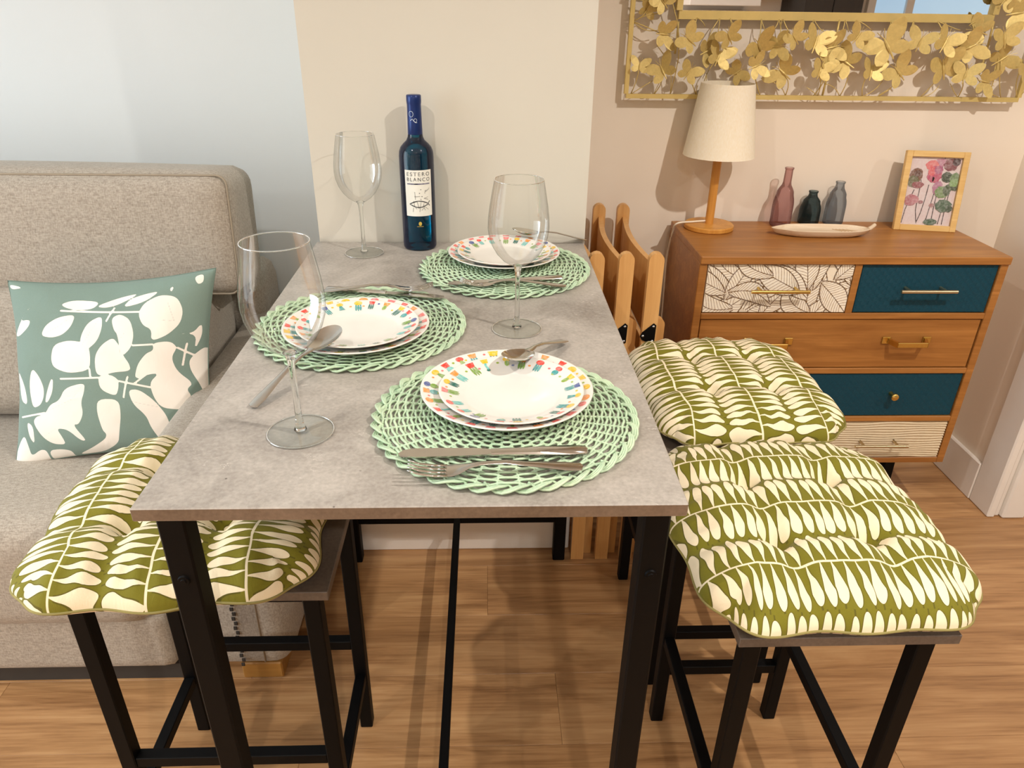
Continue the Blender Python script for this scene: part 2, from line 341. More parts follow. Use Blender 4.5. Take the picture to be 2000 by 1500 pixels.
# ------------------------------------------------------------------ mesh helpers
class MB:
    def __init__(s): s.v = []; s.f = []; s.c = []; s.ink = None
    def add(s, vs, fs, ink=None):
        o = len(s.v); s.v += [tuple(map(float, p)) for p in vs]; s.f += [tuple(i+o for i in q) for q in fs]; s.c += [ink]*len(fs); return s
    def box(s, lo, hi):
        x0, y0, z0 = lo; x1, y1, z1 = hi
        return s.add([(x0, y0, z0), (x1, y0, z0), (x1, y1, z0), (x0, y1, z0), (x0, y0, z1), (x1, y0, z1), (x1, y1, z1), (x0, y1, z1)],
                     [(0, 3, 2, 1), (4, 5, 6, 7), (0, 1, 5, 4), (1, 2, 6, 5), (2, 3, 7, 6), (3, 0, 4, 7)])
    def cbox(s, lo, hi, b=0.002):
        """box with chamfered edges"""
        lo = np.array(lo, float); hi = np.array(hi, float); c = (lo+hi)/2; h = (hi-lo)/2; b = min(b, h.min()*0.45)
        bm = bmesh.new(); bmesh.ops.create_cube(bm, size=2.0)
        for v in bm.verts: v.co = Vector(c+np.array(v.co)*h)
        bmesh.ops.bevel(bm, geom=list(bm.edges), offset=b, segments=1, affect='EDGES', profile=0.5)
        bm.verts.index_update()
        s.add([tuple(v.co) for v in bm.verts], [tuple(v.index for v in f.verts) for f in bm.faces]); bm.free(); return s
    def prism(s, poly, depth, frame):
        """polygon (2d) extruded; frame maps (a,b,c)->xyz"""
        n = len(poly)
        vs = [frame(a, b, 0) for a, b in poly]+[frame(a, b, depth) for a, b in poly]
        return s.add(vs, [tuple(range(n))[::-1], tuple(range(n, 2*n))]+[(i, (i+1) % n, n+(i+1) % n, n+i) for i in range(n)])
    def lathe(s, prof, seg=48, cx=0, cy=0):
        n = len(prof); vs = []; fs = []
        for i in range(seg):
            a = 2*PI*i/seg
            for r, z in prof: vs.append((cx+r*math.cos(a), cy+r*math.sin(a), z))
        for i in range(seg):
            j = (i+1) % seg
            for k in range(n-1):
                a, b, c, d = i*n+k, j*n+k, j*n+k+1, i*n+k+1
                if prof[k][0] < 1e-6: fs.append((a, c, d))
                elif prof[k+1][0] < 1e-6: fs.append((a, b, c))
                else: fs.append((a, b, c, d))
        return s.add(vs, fs)
    def tube(s, pts, r, sides=6, closed=False, caps=True, flat=1.0):
        pts = [np.array(p, float) for p in pts]; n = len(pts); vs = []; fs = []
        rr = r if callable(r) else (lambda t: r)
        up = np.array([0, 0, 1.0])
        for i in range(n):
            if closed: t = pts[(i+1) % n]-pts[i-1]
            else: t = pts[min(i+1, n-1)]-pts[max(i-1, 0)]
            t = t/(np.linalg.norm(t)+1e-12)
            ref = up if abs(t[2]) < 0.92 else np.array([1.0, 0, 0])
            a = np.cross(t, ref); a /= np.linalg.norm(a); b = np.cross(a, t)
            q = rr(i/max(1, n-1))
            for k in range(sides):
                an = 2*PI*k/sides; vs.append(pts[i]+a*math.cos(an)*q+b*math.sin(an)*q*flat)
        m = n if closed else n-1
        for i in range(m):
            j = (i+1) % n
            for k in range(sides):
                l = (k+1) % sides; fs.append((i*sides+k, i*sides+l, j*sides+l, j*sides+k))
        if caps and not closed: fs.append(tuple(range(sides))[::-1]); fs.append(tuple((n-1)*sides+k for k in range(sides)))
        return s.add(vs, fs)
    def bar(s, a, b, wx, wy, ref=(0, 0, 1)):
        """rectangular bar from a to b"""
        a = np.array(a, float); b = np.array(b, float); t = b-a; t /= np.linalg.norm(t); rf = np.array(ref, float)
        if abs(t@rf) > 0.95: rf = np.array([0, 1.0, 0])
        u = np.cross(t, rf); u /= np.linalg.norm(u); v = np.cross(u, t)
        vs = []
        for p in (a, b):
            for i, j in ((-1, -1), (1, -1), (1, 1), (-1, 1)): vs.append(p+u*i*wx/2+v*j*wy/2)
        return s.add(vs, [(3, 2, 1, 0), (4, 5, 6, 7), (0, 1, 5, 4), (1, 2, 6, 5), (2, 3, 7, 6), (3, 0, 4, 7)])
    def rbox(s, size, r, n=12, bulge=(0, 0, 0), cen=(0, 0, 0)):
        """rounded, slightly pillowy cuboid"""
        h = np.array(size)/2.0; r = min(r, h.min()*0.98); inner = h-r; vid = {}; vs = []; fs = []
        def vert(p):
            key = tuple(np.round(p, 5))
            if key in vid: return vid[key]
            q = np.array(p)
            c = q*h
            cl = np.clip(c, -inner, inner); d = c-cl; L = np.linalg.norm(d, ord=None)
            if L > 1e-9:
                m = np.max(np.abs(d)); d = d/L*m*1.0
            c = cl+d
            for k in range(3):
                o = [i for i in range(3) if i != k]
                c[k] += bulge[k]*q[k]*(1-q[o[0]]**2)*(1-q[o[1]]**2)
            vid[key] = len(vs); vs.append(tuple(c+np.array(cen))); return vid[key]
        # parameter spacing denser near the edges
        g = np.sin(np.linspace(-1, 1, n+1)*PI/2)
        for k in range(3):
            for sgn in (-1, 1):
                o = [i for i in range(3) if i != k]
                for i in range(n):
                    for j in range(n):
                        q = []
                        for (di, dj) in ((0, 0), (1, 0), (1, 1), (0, 1)):
                            p = [0, 0, 0]; p[k] = sgn; p[o[0]] = g[i+di]; p[o[1]] = g[j+dj]; q.append(vert(p))
                        flip = (sgn > 0) != (k == 1)
                        fs.append(tuple(q) if flip else tuple(q[::-1]))
        return s.add(vs, fs)
    def poly(s, pts, ink, frame):
        return s.add([frame(a, b) for a, b in pts], [tuple(range(len(pts)))], ink)
    def ribbon(s, pts, wd, ink, frame, taper=False):
        pts = [np.array(p, float) for p in pts]; n = len(pts); vs = []
        for i in range(n):
            t = pts[min(i+1, n-1)]-pts[max(i-1, 0)]; t /= (np.linalg.norm(t)+1e-12); nn = np.array([-t[1], t[0]])
            h = wd/2*(math.sin(PI*(0.06+0.88*i/max(1, n-1))) if taper else 1)
            vs += [frame(*(pts[i]+nn*h)), frame(*(pts[i]-nn*h))]
        return s.add(vs, [(2*i, 2*i+1, 2*i+3, 2*i+2) for i in range(n-1)], ink)
    def build(s, name, mat, parent=None, smooth=False, label=None, sharp=None):
        me = bpy.data.meshes.new(name); me.from_pydata(s.v, [], s.f); me.validate(clean_customdata=False); me.update()
        if mat is not None: me.materials.append(MT[mat] if isinstance(mat, str) else mat)
        if smooth:
            me.polygons.foreach_set('use_smooth', [True]*len(me.polygons))
            if sharp:
                try: me.set_sharp_from_angle(angle=math.radians(sharp))
                except Exception: pass
        if any(c is not None for c in s.c) and len(s.c) == len(me.polygons):
            at = me.color_attributes.new('ink', 'FLOAT_COLOR', 'CORNER'); k = 0; buf = []
            for p, c in zip(me.polygons, s.c):
                buf += list(c or (1, 1, 1, 1))*p.loop_total
            at.data.foreach_set('color', buf)
        o = bpy.data.objects.new(name, me); COL.objects.link(o)
        if parent is not None: o.parent = parent
        if label: o['label'] = label
        return o
def fix_normals(o):
    bm = bmesh.new(); bm.from_mesh(o.data); bmesh.ops.recalc_face_normals(bm, faces=bm.faces); bm.to_mesh(o.data); bm.free(); return o
def thing(name, label, cat, loc=(0, 0, 0), rz=0.0, group=None):
    o = bpy.data.objects.new(name, None); COL.objects.link(o); o.empty_display_size = 0.05
    o.location = loc; o.rotation_euler = (0, 0, rz); tag(o, label, cat, group); return o
def tag(o, label, cat, group=None):
    o['label'] = label; o['category'] = cat
    if group: o['group'] = group
    return o
def struct(o): o['kind'] = 'structure'; return o
def dup(root, loc, rz=None, label=None):
    r = root.copy(); COL.objects.link(r); r.location = loc
    if rz is not None: r.rotation_euler = (0, 0, rz)
    if label: r['label'] = label
    for ch in list(root.children):
        c = ch.copy(); COL.objects.link(c); c.parent = r
        for g in list(ch.children):
            d = g.copy(); COL.objects.link(d); d.parent = c
    return r

# ------------------------------------------------------------------ room
WY = 0.465          # wall behind chest and sofa
WX = 1.60           # short return wall on the right
CXL, CXR = -0.294, 0.304
RX0, RX1, RY0, RZ = -3.2, 4.7, -4.0, 2.5
fl = struct(MB().box((RX0, RY0, -0.06), (RX1, WY, -0.004)).build('floor', 'floor_gap'))
fl['label'] = 'wood plank floor of warm oak boards'
PW, PL = 0.182, 1.22
pm = MB().cbox((0, 0, -0.004), (PL-0.0004, PW-0.0004, 0.0), 0.0005).build('plank', 'floor', fl).data
first = fl.children[0]; k = 0; y = WY-PW; row = 0
while y > RY0-0.01:
    off = (row*0.437) % 1.0*PL
    x = RX0-off
    while x < RX1:
        if x+PL > -1.9 and x < 2.4 and y > -1.9 and x+PL < RX1:
            if k == 0: o = first
            else: o = bpy.data.objects.new('plank', pm); COL.objects.link(o); o.parent = fl
            o.location = (x, y, 0); k += 1
        x += PL
    y -= PW; row += 1
# boards too far behind the camera to be told apart
far = MB(); y = WY-PW; row = 0
while y > RY0-0.01:
    off = (row*0.437) % 1.0*PL; x = RX0-off
    while x < RX1:
        if not (x+PL > -1.9 and x < 2.4 and y > -1.9 and x+PL < RX1):
            far.box((max(x, RX0), max(y, RY0), -0.004), (min(x+PL-0.0008, RX1), y+PW-0.0008, 0.0))
        x += PL
    y -= PW; row += 1
o = far.build('plank_field', 'floor', fl); o['kind'] = 'stuff'
struct(MB().box((RX0, RY0, RZ), (RX1, WY, RZ+0.1)).build('ceiling', 'ceiling'))
struct(MB().box((RX0, WY, 0), (CXL, WY+0.1, RZ)).build('wall_left', 'wall_blue'))
struct(MB().box((CXL, 0, 0), (CXR, WY+0.1, RZ)).build('wall_column', 'wall_column'))
struct(MB().box((CXR, WY, 0), (WX+0.1, WY+0.1, RZ)).build('wall_back', 'wall_white'))
struct(MB().box((WX, 0.2, 0), (WX+0.12, WY, RZ)).build('wall_right', 'wall_white'))
struct(MB().box((WX+0.12, 0.145, 0), (RX1, WY, RZ)).build('wall_far_right', 'wall_white'))
struct(MB().box((RX1, RY0, 0), (RX1+0.1, WY, RZ)).build('wall_end', 'wall_white'))
struct(MB().box((RX0, RY0-0.1, 0), (RX1, RY0, RZ)).build('wall_front', 'wall_white'))
# left side wall with a window opening
wl = MB().box((RX0-0.1, RY0, 0), (RX0, -2.3, RZ)).box((RX0-0.1, -0.3, 0), (RX0, WY, RZ)).box((RX0-0.1, -2.3, 0), (RX0, -0.3, 0.4)).box((RX0-0.1, -2.3, 2.3), (RX0, -0.3, RZ))
struct(wl.build('wall_window_side', 'wall_white'))
wf = struct(MB().box((RX0-0.06, -2.3, 0.4), (RX0-0.03, -2.24, 2.3)).box((RX0-0.06, -0.36, 0.4), (RX0-0.03, -0.3, 2.3)).box((RX0-0.06, -2.24, 0.4), (RX0-0.03, -0.36, 0.46)).box((RX0-0.06, -2.24, 2.24), (RX0-0.03, -0.36, 2.3)).box((RX0-0.06, -1.33, 0.46), (RX0-0.03, -1.27, 2.24)).build('window_2', 'white_paint'))
# baseboards and casing
struct(MB().cbox((CXL-0.012, -0.013, 0), (CXR+0.004, 0.0, 0.13), 0.003).build('baseboard_column', 'white_paint'))
struct(MB().cbox((CXR, WY-0.014, 0), (WX, WY, 0.13), 0.003).build('baseboard_back', 'white_paint'))
struct(MB().cbox((WX-0.014, 0.2, 0), (WX, WY-0.014, 0.13), 0.004).build('baseboard_right', 'white_paint'))
tr = MB().cbox((WX-0.012, 0.105, 0), (WX+0.012, 0.2, 2.2), 0.004)
tr.cbox((WX+0.012, 0.112, 0), (WX+0.03, 0.2, 2.2), 0.004).cbox((WX+0.03, 0.098, 0), (WX+0.10, 0.2, 2.2), 0.005).cbox((WX+0.10, 0.125, 0), (WX+0.13, 0.2, 2.2), 0.003)
struct(tr.build('trim_1', 'white_paint'))
d1 = struct(MB().box((WX+0.13, 0.125, 0.006), (WX+0.93, 0.145, 2.1)).build('door_1', 'white_paint'))
# opposite side of the room, seen only in the mirror
wn = thing('window_1', 'tall window with pale blue daylight behind the camera', 'window', (0, 0, 0)); struct(wn); del wn['category']
MB().box((3.17, RY0+0.001, 0.3), (4.3, RY0+0.02, 2.2)).build('pane', 'pane', wn)
for xx in (3.12, 3.43, 4.22): MB().box((xx, RY0+0.001, 0.3), (xx+0.06, RY0+0.05, 2.2)).build('window_frame', 'white_paint', wn)
cb = thing('tall_cupboard', 'tall dark cupboard reflected in the mirror, its left neighbour paler', 'cupboard', (2.65, RY0+0.3, 0))
MB().cbox((-0.22, -0.28, 0.0), (-0.003, 0.2, 2.1), 0.004).build('door', 'gap_dark', cb); MB().cbox((0.003, -0.28, 0.0), (0.22, 0.2, 2.1), 0.004).build('door', 'gap_dark', cb)
cb2 = thing('wall_cupboard', 'pale grey cupboard reflected at the left of the mirror', 'cupboard', (1.88, RY0+0.22, 0))
MT['pale_grey'] = plain('pale_grey_lacquer', (206, 200, 192), 0.4)
MB().cbox((-0.27, -0.2, 1.36), (0.27, 0.15, 2.1), 0.004).build('carcass', 'white_paint', cb2); MB().cbox((-0.27, -0.2, 0.9), (0.27, -0.17, 1.33), 0.004).build('splashback', 'pale_grey', cb2)

# ------------------------------------------------------------------ dining table
H = 0.88
tb = thing('dining_table', 'narrow high dining table with grey concrete-look top and black metal frame', 'table', (0, -0.4955, 0))
TY0, TY1 = -0.4895, 0.4905
top = MB().cbox((-0.30, TY0, H-0.017), (0.30, TY1, H), 0.0012)
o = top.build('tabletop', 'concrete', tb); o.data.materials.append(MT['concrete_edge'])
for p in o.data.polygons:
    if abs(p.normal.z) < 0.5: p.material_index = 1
Z1 = H-0.0172; LW = 0.032
for sx in (-1, 1):
    for y0 in (TY0+0.028, TY1-0.028-LW):
        x0 = 0.292*sx; x1 = (0.292-LW)*sx
        MB().cbox((min(x0, x1), y0, 0.0005), (max(x0, x1), y0+LW, Z1), 0.0025).build('leg', 'black_metal', tb)
for nm, lo, hi in (('front_rail', (-0.26, TY0+0.030, Z1-0.022), (0.26, TY0+0.052, Z1)), ('back_rail', (-0.26, TY1-0.056, Z1-0.022), (0.26, TY1-0.034, Z1)),
                   ('side_rail', (-0.288, TY0+0.06, Z1-0.022), (-0.266, TY1-0.06, Z1)), ('side_rail', (0.266, TY0+0.06, Z1-0.022), (0.288, TY1-0.06, Z1)),
                   ('low_rail', (-0.26, TY0+0.033, 0.128), (0.26, TY0+0.053, 0.148)), ('low_rail', (-0.26, TY1-0.056, 0.128), (0.26, TY1-0.036, 0.148)),
                   ('centre_stretcher', (-0.0085, TY0+0.053, 0.129), (0.0085, TY1-0.056, 0.147))):
    MB().cbox(lo, hi, 0.0015).build(nm, 'black_metal', tb)
for sx in (-1, 1):
    b = MB(); pr_ = [(0.0, -0.0035), (0.004, -0.0035), (0.0075, -0.002), (0.008, 0.0)]
    m = MB().lathe([(0.0, 0.0032), (0.003, 0.0032), (0.0035, 0.0022), (0.0065, 0.0022), (0.0075, 0.0)], 20)
    ob = m.build('bolt', 'black_metal', tb, True, sharp=30); ob.rotation_euler = (PI/2, 0, 0); ob.location = (0.276*sx, TY0+0.028, 0.755)

# ------------------------------------------------------------------ stools (long side along local x)
def make_stool():
    t = thing('bar_stool', 'x', 'stool', (0, 0, 0), 0, 'bar stools at the table')
    hx, hy, zt = 0.20, 0.15, 0.622
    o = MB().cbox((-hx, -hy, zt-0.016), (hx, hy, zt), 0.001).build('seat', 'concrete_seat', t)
    L = 0.025; z1 = zt-0.0162
    for sx in (-1, 1):
        for sy in (-1, 1):
            ax = sx*(hx-0.018-L/2); ay = sy*(hy-0.016-L/2)
            MB().cbox((ax-L/2, ay-L/2, 0.0005), (ax+L/2, ay+L/2, z1), 0.0018).build('leg', 'black_metal', t)
    ix = hx-0.018-L; iy = hy-0.016-L
    for sy in (-1, 1):
        yc = sy*(hy-0.016-L/2)
        MB().cbox((-ix, yc-0.010, z1-0.02), (ix, yc+0.010, z1), 0.0012).build('seat_rail', 'black_metal', t)
        MB().cbox((-ix, yc-0.010, 0.225), (ix, yc+0.010, 0.247), 0.0012).build('footrest', 'black_metal', t)
    for sx in (-1, 1):
        xc = sx*(hx-0.018-L/2)
        MB().cbox((xc-0.010, -iy, z1-0.02), (xc+0.010, iy, z1), 0.0012).build('seat_rail', 'black_metal', t)
        MB().cbox((xc-0.010, -iy, 0.138), (xc+0.010, iy, 0.160), 0.0012).build('stretcher', 'black_metal', t)
    return t
st = make_stool()
st.location = (-0.345, -0.688, 0); st['label'] = 'black-legged stool standing between the sofa and the table'
dup(st, (0.563, -0.735, 0), PI/2, 'black-legged stool right of the table nearest the camera, grey seat edge showing')
dup(st, (0.563, -0.302, 0), PI/2, 'black-legged stool right of the table in front of the chest of drawers')

# ------------------------------------------------------------------ seat cushions
def make_cushion(name, label, loc, rz, along_x, seed, sx=0.40, sy=0.40):
    r = random.Random(seed); n = 88; hx, hy = sx/2, sy/2
    tx = [-1/3+r.uniform(-.03, .03), 1/3+r.uniform(-.03, .03)]; ty = [-1/3+r.uniform(-.03, .03), 1/3+r.uniform(-.03, .03)]
    ph = [r.uniform(0, 6.28) for _ in range(8)]
    def outline(u, v):
        # squarish outline with soft corners and slightly wavy hems
        m = max(abs(u), abs(v)); 
        if m < 1e-9: return 0, 0
        L = (abs(u)**5+abs(v)**5)**0.2; k = m/L
        k = 1+(k-1)*m**2
        wob = 1+0.012*m*m*math.sin(7*math.atan2(v, u)+ph[0])-0.020*m**6*(math.cos(3*PI*u)*math.cos(3*PI*v))
        return u*k*wob*hx, v*k*wob*hy
    def hgt(u, v):
        m = max(abs(u), abs(v)); e = (1-min(1, m)**2.6)
        e = max(0.0, (1-abs(u)**4.4))**0.5*max(0.0, (1-abs(v)**4.4))**0.5
        h = 0.057*e
        gx = sum(math.exp(-((u-a)/0.09)**2) for a in tx); gy = sum(math.exp(-((v-a)/0.09)**2) for a in ty)
        edge_u = 1-abs(u)**4*0.3; edge_v = 1-abs(v)**4*0.3
        h -= (0.0125*gx*edge_v+0.0125*gy*edge_u)*e**0.6
        for a in tx:
            for b in ty:
                d = math.hypot(u-a, v-b); h -= 0.024*math.exp(-(d/0.085)**2)
                an = math.atan2(v-b, u-a); h += 0.0016*math.sin(9*an+ph[1])*math.exp(-((d-0.14)/0.08)**2)
        # hem gathers
        if m > 0.72:
            k = (m-0.72)/0.28*(1-(m-0.72)/0.28)*4
            q = v if abs(u) > abs(v) else u
            h += 0.0024*k*math.sin(17*q*2+ph[2]+2*math.sin(5*q))
        return h
    vs = []; uv = []; g = [math.sin((-1+2*i/n)*PI/2*0.94)/math.sin(PI/2*0.94) for i in range(n+1)]
    for j in range(n+1):
        for i in range(n+1):
            u, v = g[i], g[j]; x, y = outline(u, v); h = hgt(u, v)
            vs.append((x, y, 0.024+h))
            xx, yy = u*hx, v*hy
            uv.append((yy+0.01, xx) if along_x else (xx+0.004, yy))
    nt_ = len(vs)
    for j in range(n+1):
        for i in range(n+1):
            u, v = g[i], g[j]; x, y = outline(u, v)
            e = max(0.0, (1-abs(u)**6))**0.5*max(0.0, (1-abs(v)**6))**0.5
            vs.append((x, y, 0.024-0.0225*e)); uv.append(uv[j*(n+1)+i])
    fs = []; N = n+1
    for j in range(n):
        for i in range(n):
            a = j*N+i; fs.append((a, a+1, a+N+1, a+N)); b = a+nt_; fs.append((b, b+N, b+N+1, b+1))
    ring = [i for i in range(N)]+[j*N+n for j in range(1, N)]+[n*N+i for i in range(n-1, -1, -1)]+[j*N for j in range(n-1, 0, -1)]
    root = thing(name, label, 'cushion', loc, rz, 'tufted seat cushions')
    me = bpy.data.meshes.new('cover'); me.from_pydata(vs, [], fs); me.update()
    l = me.uv_layers.new(name='uv'); li = np.zeros(len(me.loops), dtype=np.int32); me.loops.foreach_get('vertex_index', li)
    l.data.foreach_set('uv', np.array(uv)[li].astype(np.float32).ravel())
    me.polygons.foreach_set('use_smooth', [True]*len(me.polygons)); me.materials.append(MT['cushion'])
    o = bpy.data.objects.new('cover', me); COL.objects.link(o); o.parent = root
    MB().tube([vs[i] for i in ring], 0.0022, 5, closed=True).build('seam_piping', 'cushion_seam', root, True)
    tu = MB()
    for a in tx:
        for b in ty:
            x, y = outline(a, b); tb_ = MB().lathe([(0.0, 0.0022), (0.003, 0.0018), (0.0048, 0.0)], 10, x, y)
            q = tb_.build('tuft_button', 'cushion_seam', root, True); q.location = (0, 0, 0.024+hgt(a, b)+0.0004)
    return root
MT['cushion_seam'] = plain('olive_cotton_seam', (150, 140, 84), 0.85)
make_cushion('seat_cushion', 'olive leaf-print tufted cushion on the stool nearest the camera, right of the table', (0.563, -0.735, 0.6225), math.radians(1.5), True, 3, 0.40, 0.43)
make_cushion('seat_cushion', 'olive leaf-print tufted cushion on the far stool, in front of the drawers', (0.583, -0.285, 0.6225), math.radians(2), False, 5, 0.375, 0.42)
make_cushion('seat_cushion', 'olive leaf-print tufted cushion on the stool between sofa and table', (-0.375, -0.687, 0.6225), math.radians(3.5), False, 9, 0.41, 0.41)

# ------------------------------------------------------------------ sofa
sf = thing('sofa', 'beige linen sofa with loose back cushion and low padded arm', 'sofa', (-1.2, 0, 0))
SX = -1.2
def spart(name, x0, x1, y0, y1, z0, z1, r, n=14, bulge=(0, 0, 0), rx=0.0, mat='sofa'):
    o = MB().rbox((x1-x0, y1-y0, z1-z0), r, n, bulge).build(name, mat, sf, True)
    o.location = ((x0+x1)/2-SX, (y0+y1)/2, (z0+z1)/2); o.rotation_euler = (rx, 0, 0); return o
spart('base', -1.80, -0.605, -0.455, 0.43, 0.045, 0.20, 0.018, 10)
MB().box((-1.78-SX, -0.44, 0.0005), (-0.60-SX, 0.40, 0.045)).build('plinth', 'gap_dark', sf)
MT['foot_wood'] = wood('oak_foot', (190, 140, 70), (150, 104, 46), 0, 0.5)
for xx in (-0.47, -1.95):
    MB().cbox((xx-SX, -0.445, 0.0005), (xx+0.09-SX, -0.36, 0.047), 0.003).build('foot', 'foot_wood', sf)
spart('seat_cushion', -1.80, -0.615, -0.478, 0.10, 0.175, 0.452, 0.06, 18, (0, 0.0, 0.012))
a = spart('armrest', -0.588, -0.350, -0.462, 0.44, 0.045, 0.598, 0.045, 16, (0.01, 0.0, 0.01))
zp = MB()
for i in range(34):
    z = 0.06+i*0.0135
    zp.cbox((-0.003+0.003*(i % 2), -0.0022, z), (0.004+0.003*(i % 2), 0.0008, z+0.009), 0.0006)
q = zp.build('zip', 'gap_dark', a); q.location = (0.012, -0.4515, -0.3215)
sm = MB().tube([(0, 0, 0.0), (0, 0, 0.46)], 0.0022, 5).build('seam', 'sofa_pipe', a, True); sm.location = (0.062, -0.4515, -0.25)
sm = MB().tube([(0, 0, 0.0), (0, 0, 0.46)], 0.0022, 5).build('seam', 'sofa_pipe', a, True); sm.location = (-0.05, -0.4515, -0.25)
spart('armrest', -2.06, -1.81, -0.462, 0.44, 0.045, 0.598, 0.045, 10)
spart('back_frame', -1.80, -0.52, 0.24, 0.445, 0.20, 0.72, 0.05, 10)
spart('lower_back_cushion', -1.80, -0.575, -0.075, 0.22, 0.44, 0.752, 0.07, 16, (0, 0.02, 0.0), math.radians(-12))
bc = spart('back_cushion', -1.80, -0.492, 0.025, 0.235, 0.726, 1.012, 0.045, 18, (0, 0.02, 0.012), math.radians(-6))
hx, hy, hz = (1.80-0.492)/2, 0.105, 0.143
pts = []
for sx_, sz_ in ((-1, -1), (1, -1), (1, 1), (-1, 1)):
    for k in range(5):
        an = {(-1, -1): PI, (1, -1): 1.5*PI, (1, 1): 0, (-1, 1): 0.5*PI}[(sx_, sz_)]+k/4*PI/2
        pts.append((sx_*(hx-0.03)+0.022*math.cos(an), -hy+0.016, sz_*(hz-0.03)+0.022*math.sin(an)))
MB().tube(pts, 0.0026, 5, closed=True).build('piping', 'sofa_pipe', bc, True)

# ------------------------------------------------------------------ throw pillow
TRACE = [  # leaf outlines read off the cloth in picture units, corners below
 [(125,150),(240,160),(140,185)], [(110,500),(330,240),(260,330),(190,390),(290,370),(270,420),(170,495)],
 [(360,475),(400,400),(500,340),(620,315),(590,400),(520,460),(440,485)], [(515,250),(600,218),(780,225),(740,275),(640,290),(550,275)],
 [(640,560),(650,470),(700,370),(800,320),(800,400),(760,500),(690,560)], [(865,340),(920,310),(990,350),(1015,450),(990,540),(910,610),(905,450),(880,420)],
 [(1040,310),(1080,240),(1180,190),(1290,210),(1330,300),(1310,390),(1230,460),(1120,500),(1130,420),(1070,390)],
 [(450,530),(560,495),(700,510),(710,600),(690,700),(550,725),(440,690),(425,630)],
 [(730,720),(740,600),(790,520),(870,470),(905,520),(930,600),(960,650),(965,700),(850,710),(770,740)],
 [(980,760),(1010,660),(1080,580),(1130,560),(1130,510),(1240,500),(1280,540),(1230,610),(1250,700),(1330,780),(1285,820),(1305,860),(1280,900),(1300,950),(1200,960),(1110,950),(1080,880),(1070,780),(1140,715),(1080,720)],
 [(740,740),(830,725),(880,760),(870,820),(840,880),(745,835)],
 [(700,1130),(695,1000),(720,900),(855,900),(845,1020),(800,1150),(770,1230),(650,1310),(470,1340),(600,1270),(700,1200),(720,1160)],
 [(930,830),(1000,825),(1080,900),(1125,1000),(1120,1100),(1030,1210),(1000,1100),(1000,1010),(940,930)],
 [(240,980),(225,850),(270,695),(320,750),(350,830),(340,900),(300,960)], [(340,940),(400,780),(425,760),(410,860),(370,930)],
 [(330,1020),(380,950),(450,920),(500,830),(650,785),(640,850),(600,930),(600,1010),(560,1090),(520,1090),(585,1210),(550,1215),(480,1130),(400,1120),(430,1190),(440,1245),(360,1240),(300,1190),(240,1080),(260,1040)],
 [(125,720),(180,810),(200,960),(150,940),(130,880)], [(190,1070),(240,1110),(230,1240),(200,1190)],
 [(110,1230),(160,1170),(180,1260),(190,1330),(260,1280),(300,1290),(300,1400),(150,1390),(50,1370)], [(310,1290),(400,1280),(465,1300),(440,1400),(320,1400)],
 [(1280,455),(1380,455),(1435,390),(1430,470),(1375,570),(1400,460)], [(1330,640),(1360,600),(1440,540),(1450,580),(1420,720),(1380,910),(1370,800),(1330,700)],
 [(1390,90),(1450,75),(1455,130),(1420,145)], [(1240,150),(1270,140),(1250,185)], [(750,260),(900,200),(1050,170),(900,250),(820,270)],
 [(930,270),(980,210),(1080,180),(1180,165),(1080,235)]]
STEMS = [((480,765),(750,750)), ((520,295),(1045,300)), ((690,740),(690,690)), ((880,770),(1070,810)), ((1000,525),(1130,520)), ((1280,545),(1410,620)),
         ((940,740),(890,885)), ((150,1045),(330,1010)), ((880,270),(830,360)), ((1340,520),(1290,660)), ((970,790),(1090,700))]
VEINS = [((360,475),(500,400),(600,330)), ((650,540),(720,430),(790,330)), ((910,600),(905,500),(960,430)), ((1230,240),(1275,370),(1200,360)), ((265,960),(275,800)), ((350,1000),(540,910),(640,800)), ((310,1180),(400,1120)), ((930,910),(1090,945))]
QUAD = [(118, 128), (1522, 50), (1335, 1235), (70, 1400)]  # TL TR BR BL
def quad_uv(p):
    u, v = 0.5, 0.5
    tl, tr_, br, bl = [np.array(q, float) for q in QUAD]
    for _ in range(12):
        f = (1-u)*(1-v)*tl+u*(1-v)*tr_+u*v*br+(1-u)*v*bl-np.array(p, float)
        du = (1-v)*(tr_-tl)+v*(br-bl); dv = (1-u)*(bl-tl)+u*(br-tr_)
        s_ = np.linalg.solve(np.stack([du, dv], 1), -f); u += s_[0]; v += s_[1]
    return np.array([u, v])
def smooth_poly(pts, it=2):
    pts = [np.array(p) for p in pts]
    for _ in range(it):
        q = []
        for i in range(len(pts)):
            a, b = pts[i], pts[(i+1) % len(pts)]; q += [a*0.78+b*0.22, a*0.22+b*0.78]
        pts = q
    return np.array(pts)
def sdf_poly(P, poly):
    d = np.full(len(P), 1e9); inside = np.zeros(len(P), bool); n = len(poly)
    for i in range(n):
        a, b = poly[i], poly[(i+1) % n]; e = b-a; w_ = P-a
        t = np.clip((w_@e)/(e@e+1e-12), 0, 1); d = np.minimum(d, np.hypot(*(w_-t[:, None]*e).T))
        c = ((a[1] <= P[:, 1]) & (b[1] > P[:, 1])) | ((b[1] <= P[:, 1]) & (a[1] > P[:, 1]))
        with np.errstate(divide='ignore', invalid='ignore'):
            xi = a[0]+(P[:, 1]-a[1])/(b[1]-a[1]+1e-15)*e[0]
        inside ^= c & (P[:, 0] < xi)
    return np.where(inside, -d, d)
def seg_d(P, a, b):
    e = b-a; w_ = P-a; t = np.clip((w_@e)/(e@e+1e-12), 0, 1); return np.hypot(*(w_-t[:, None]*e).T)
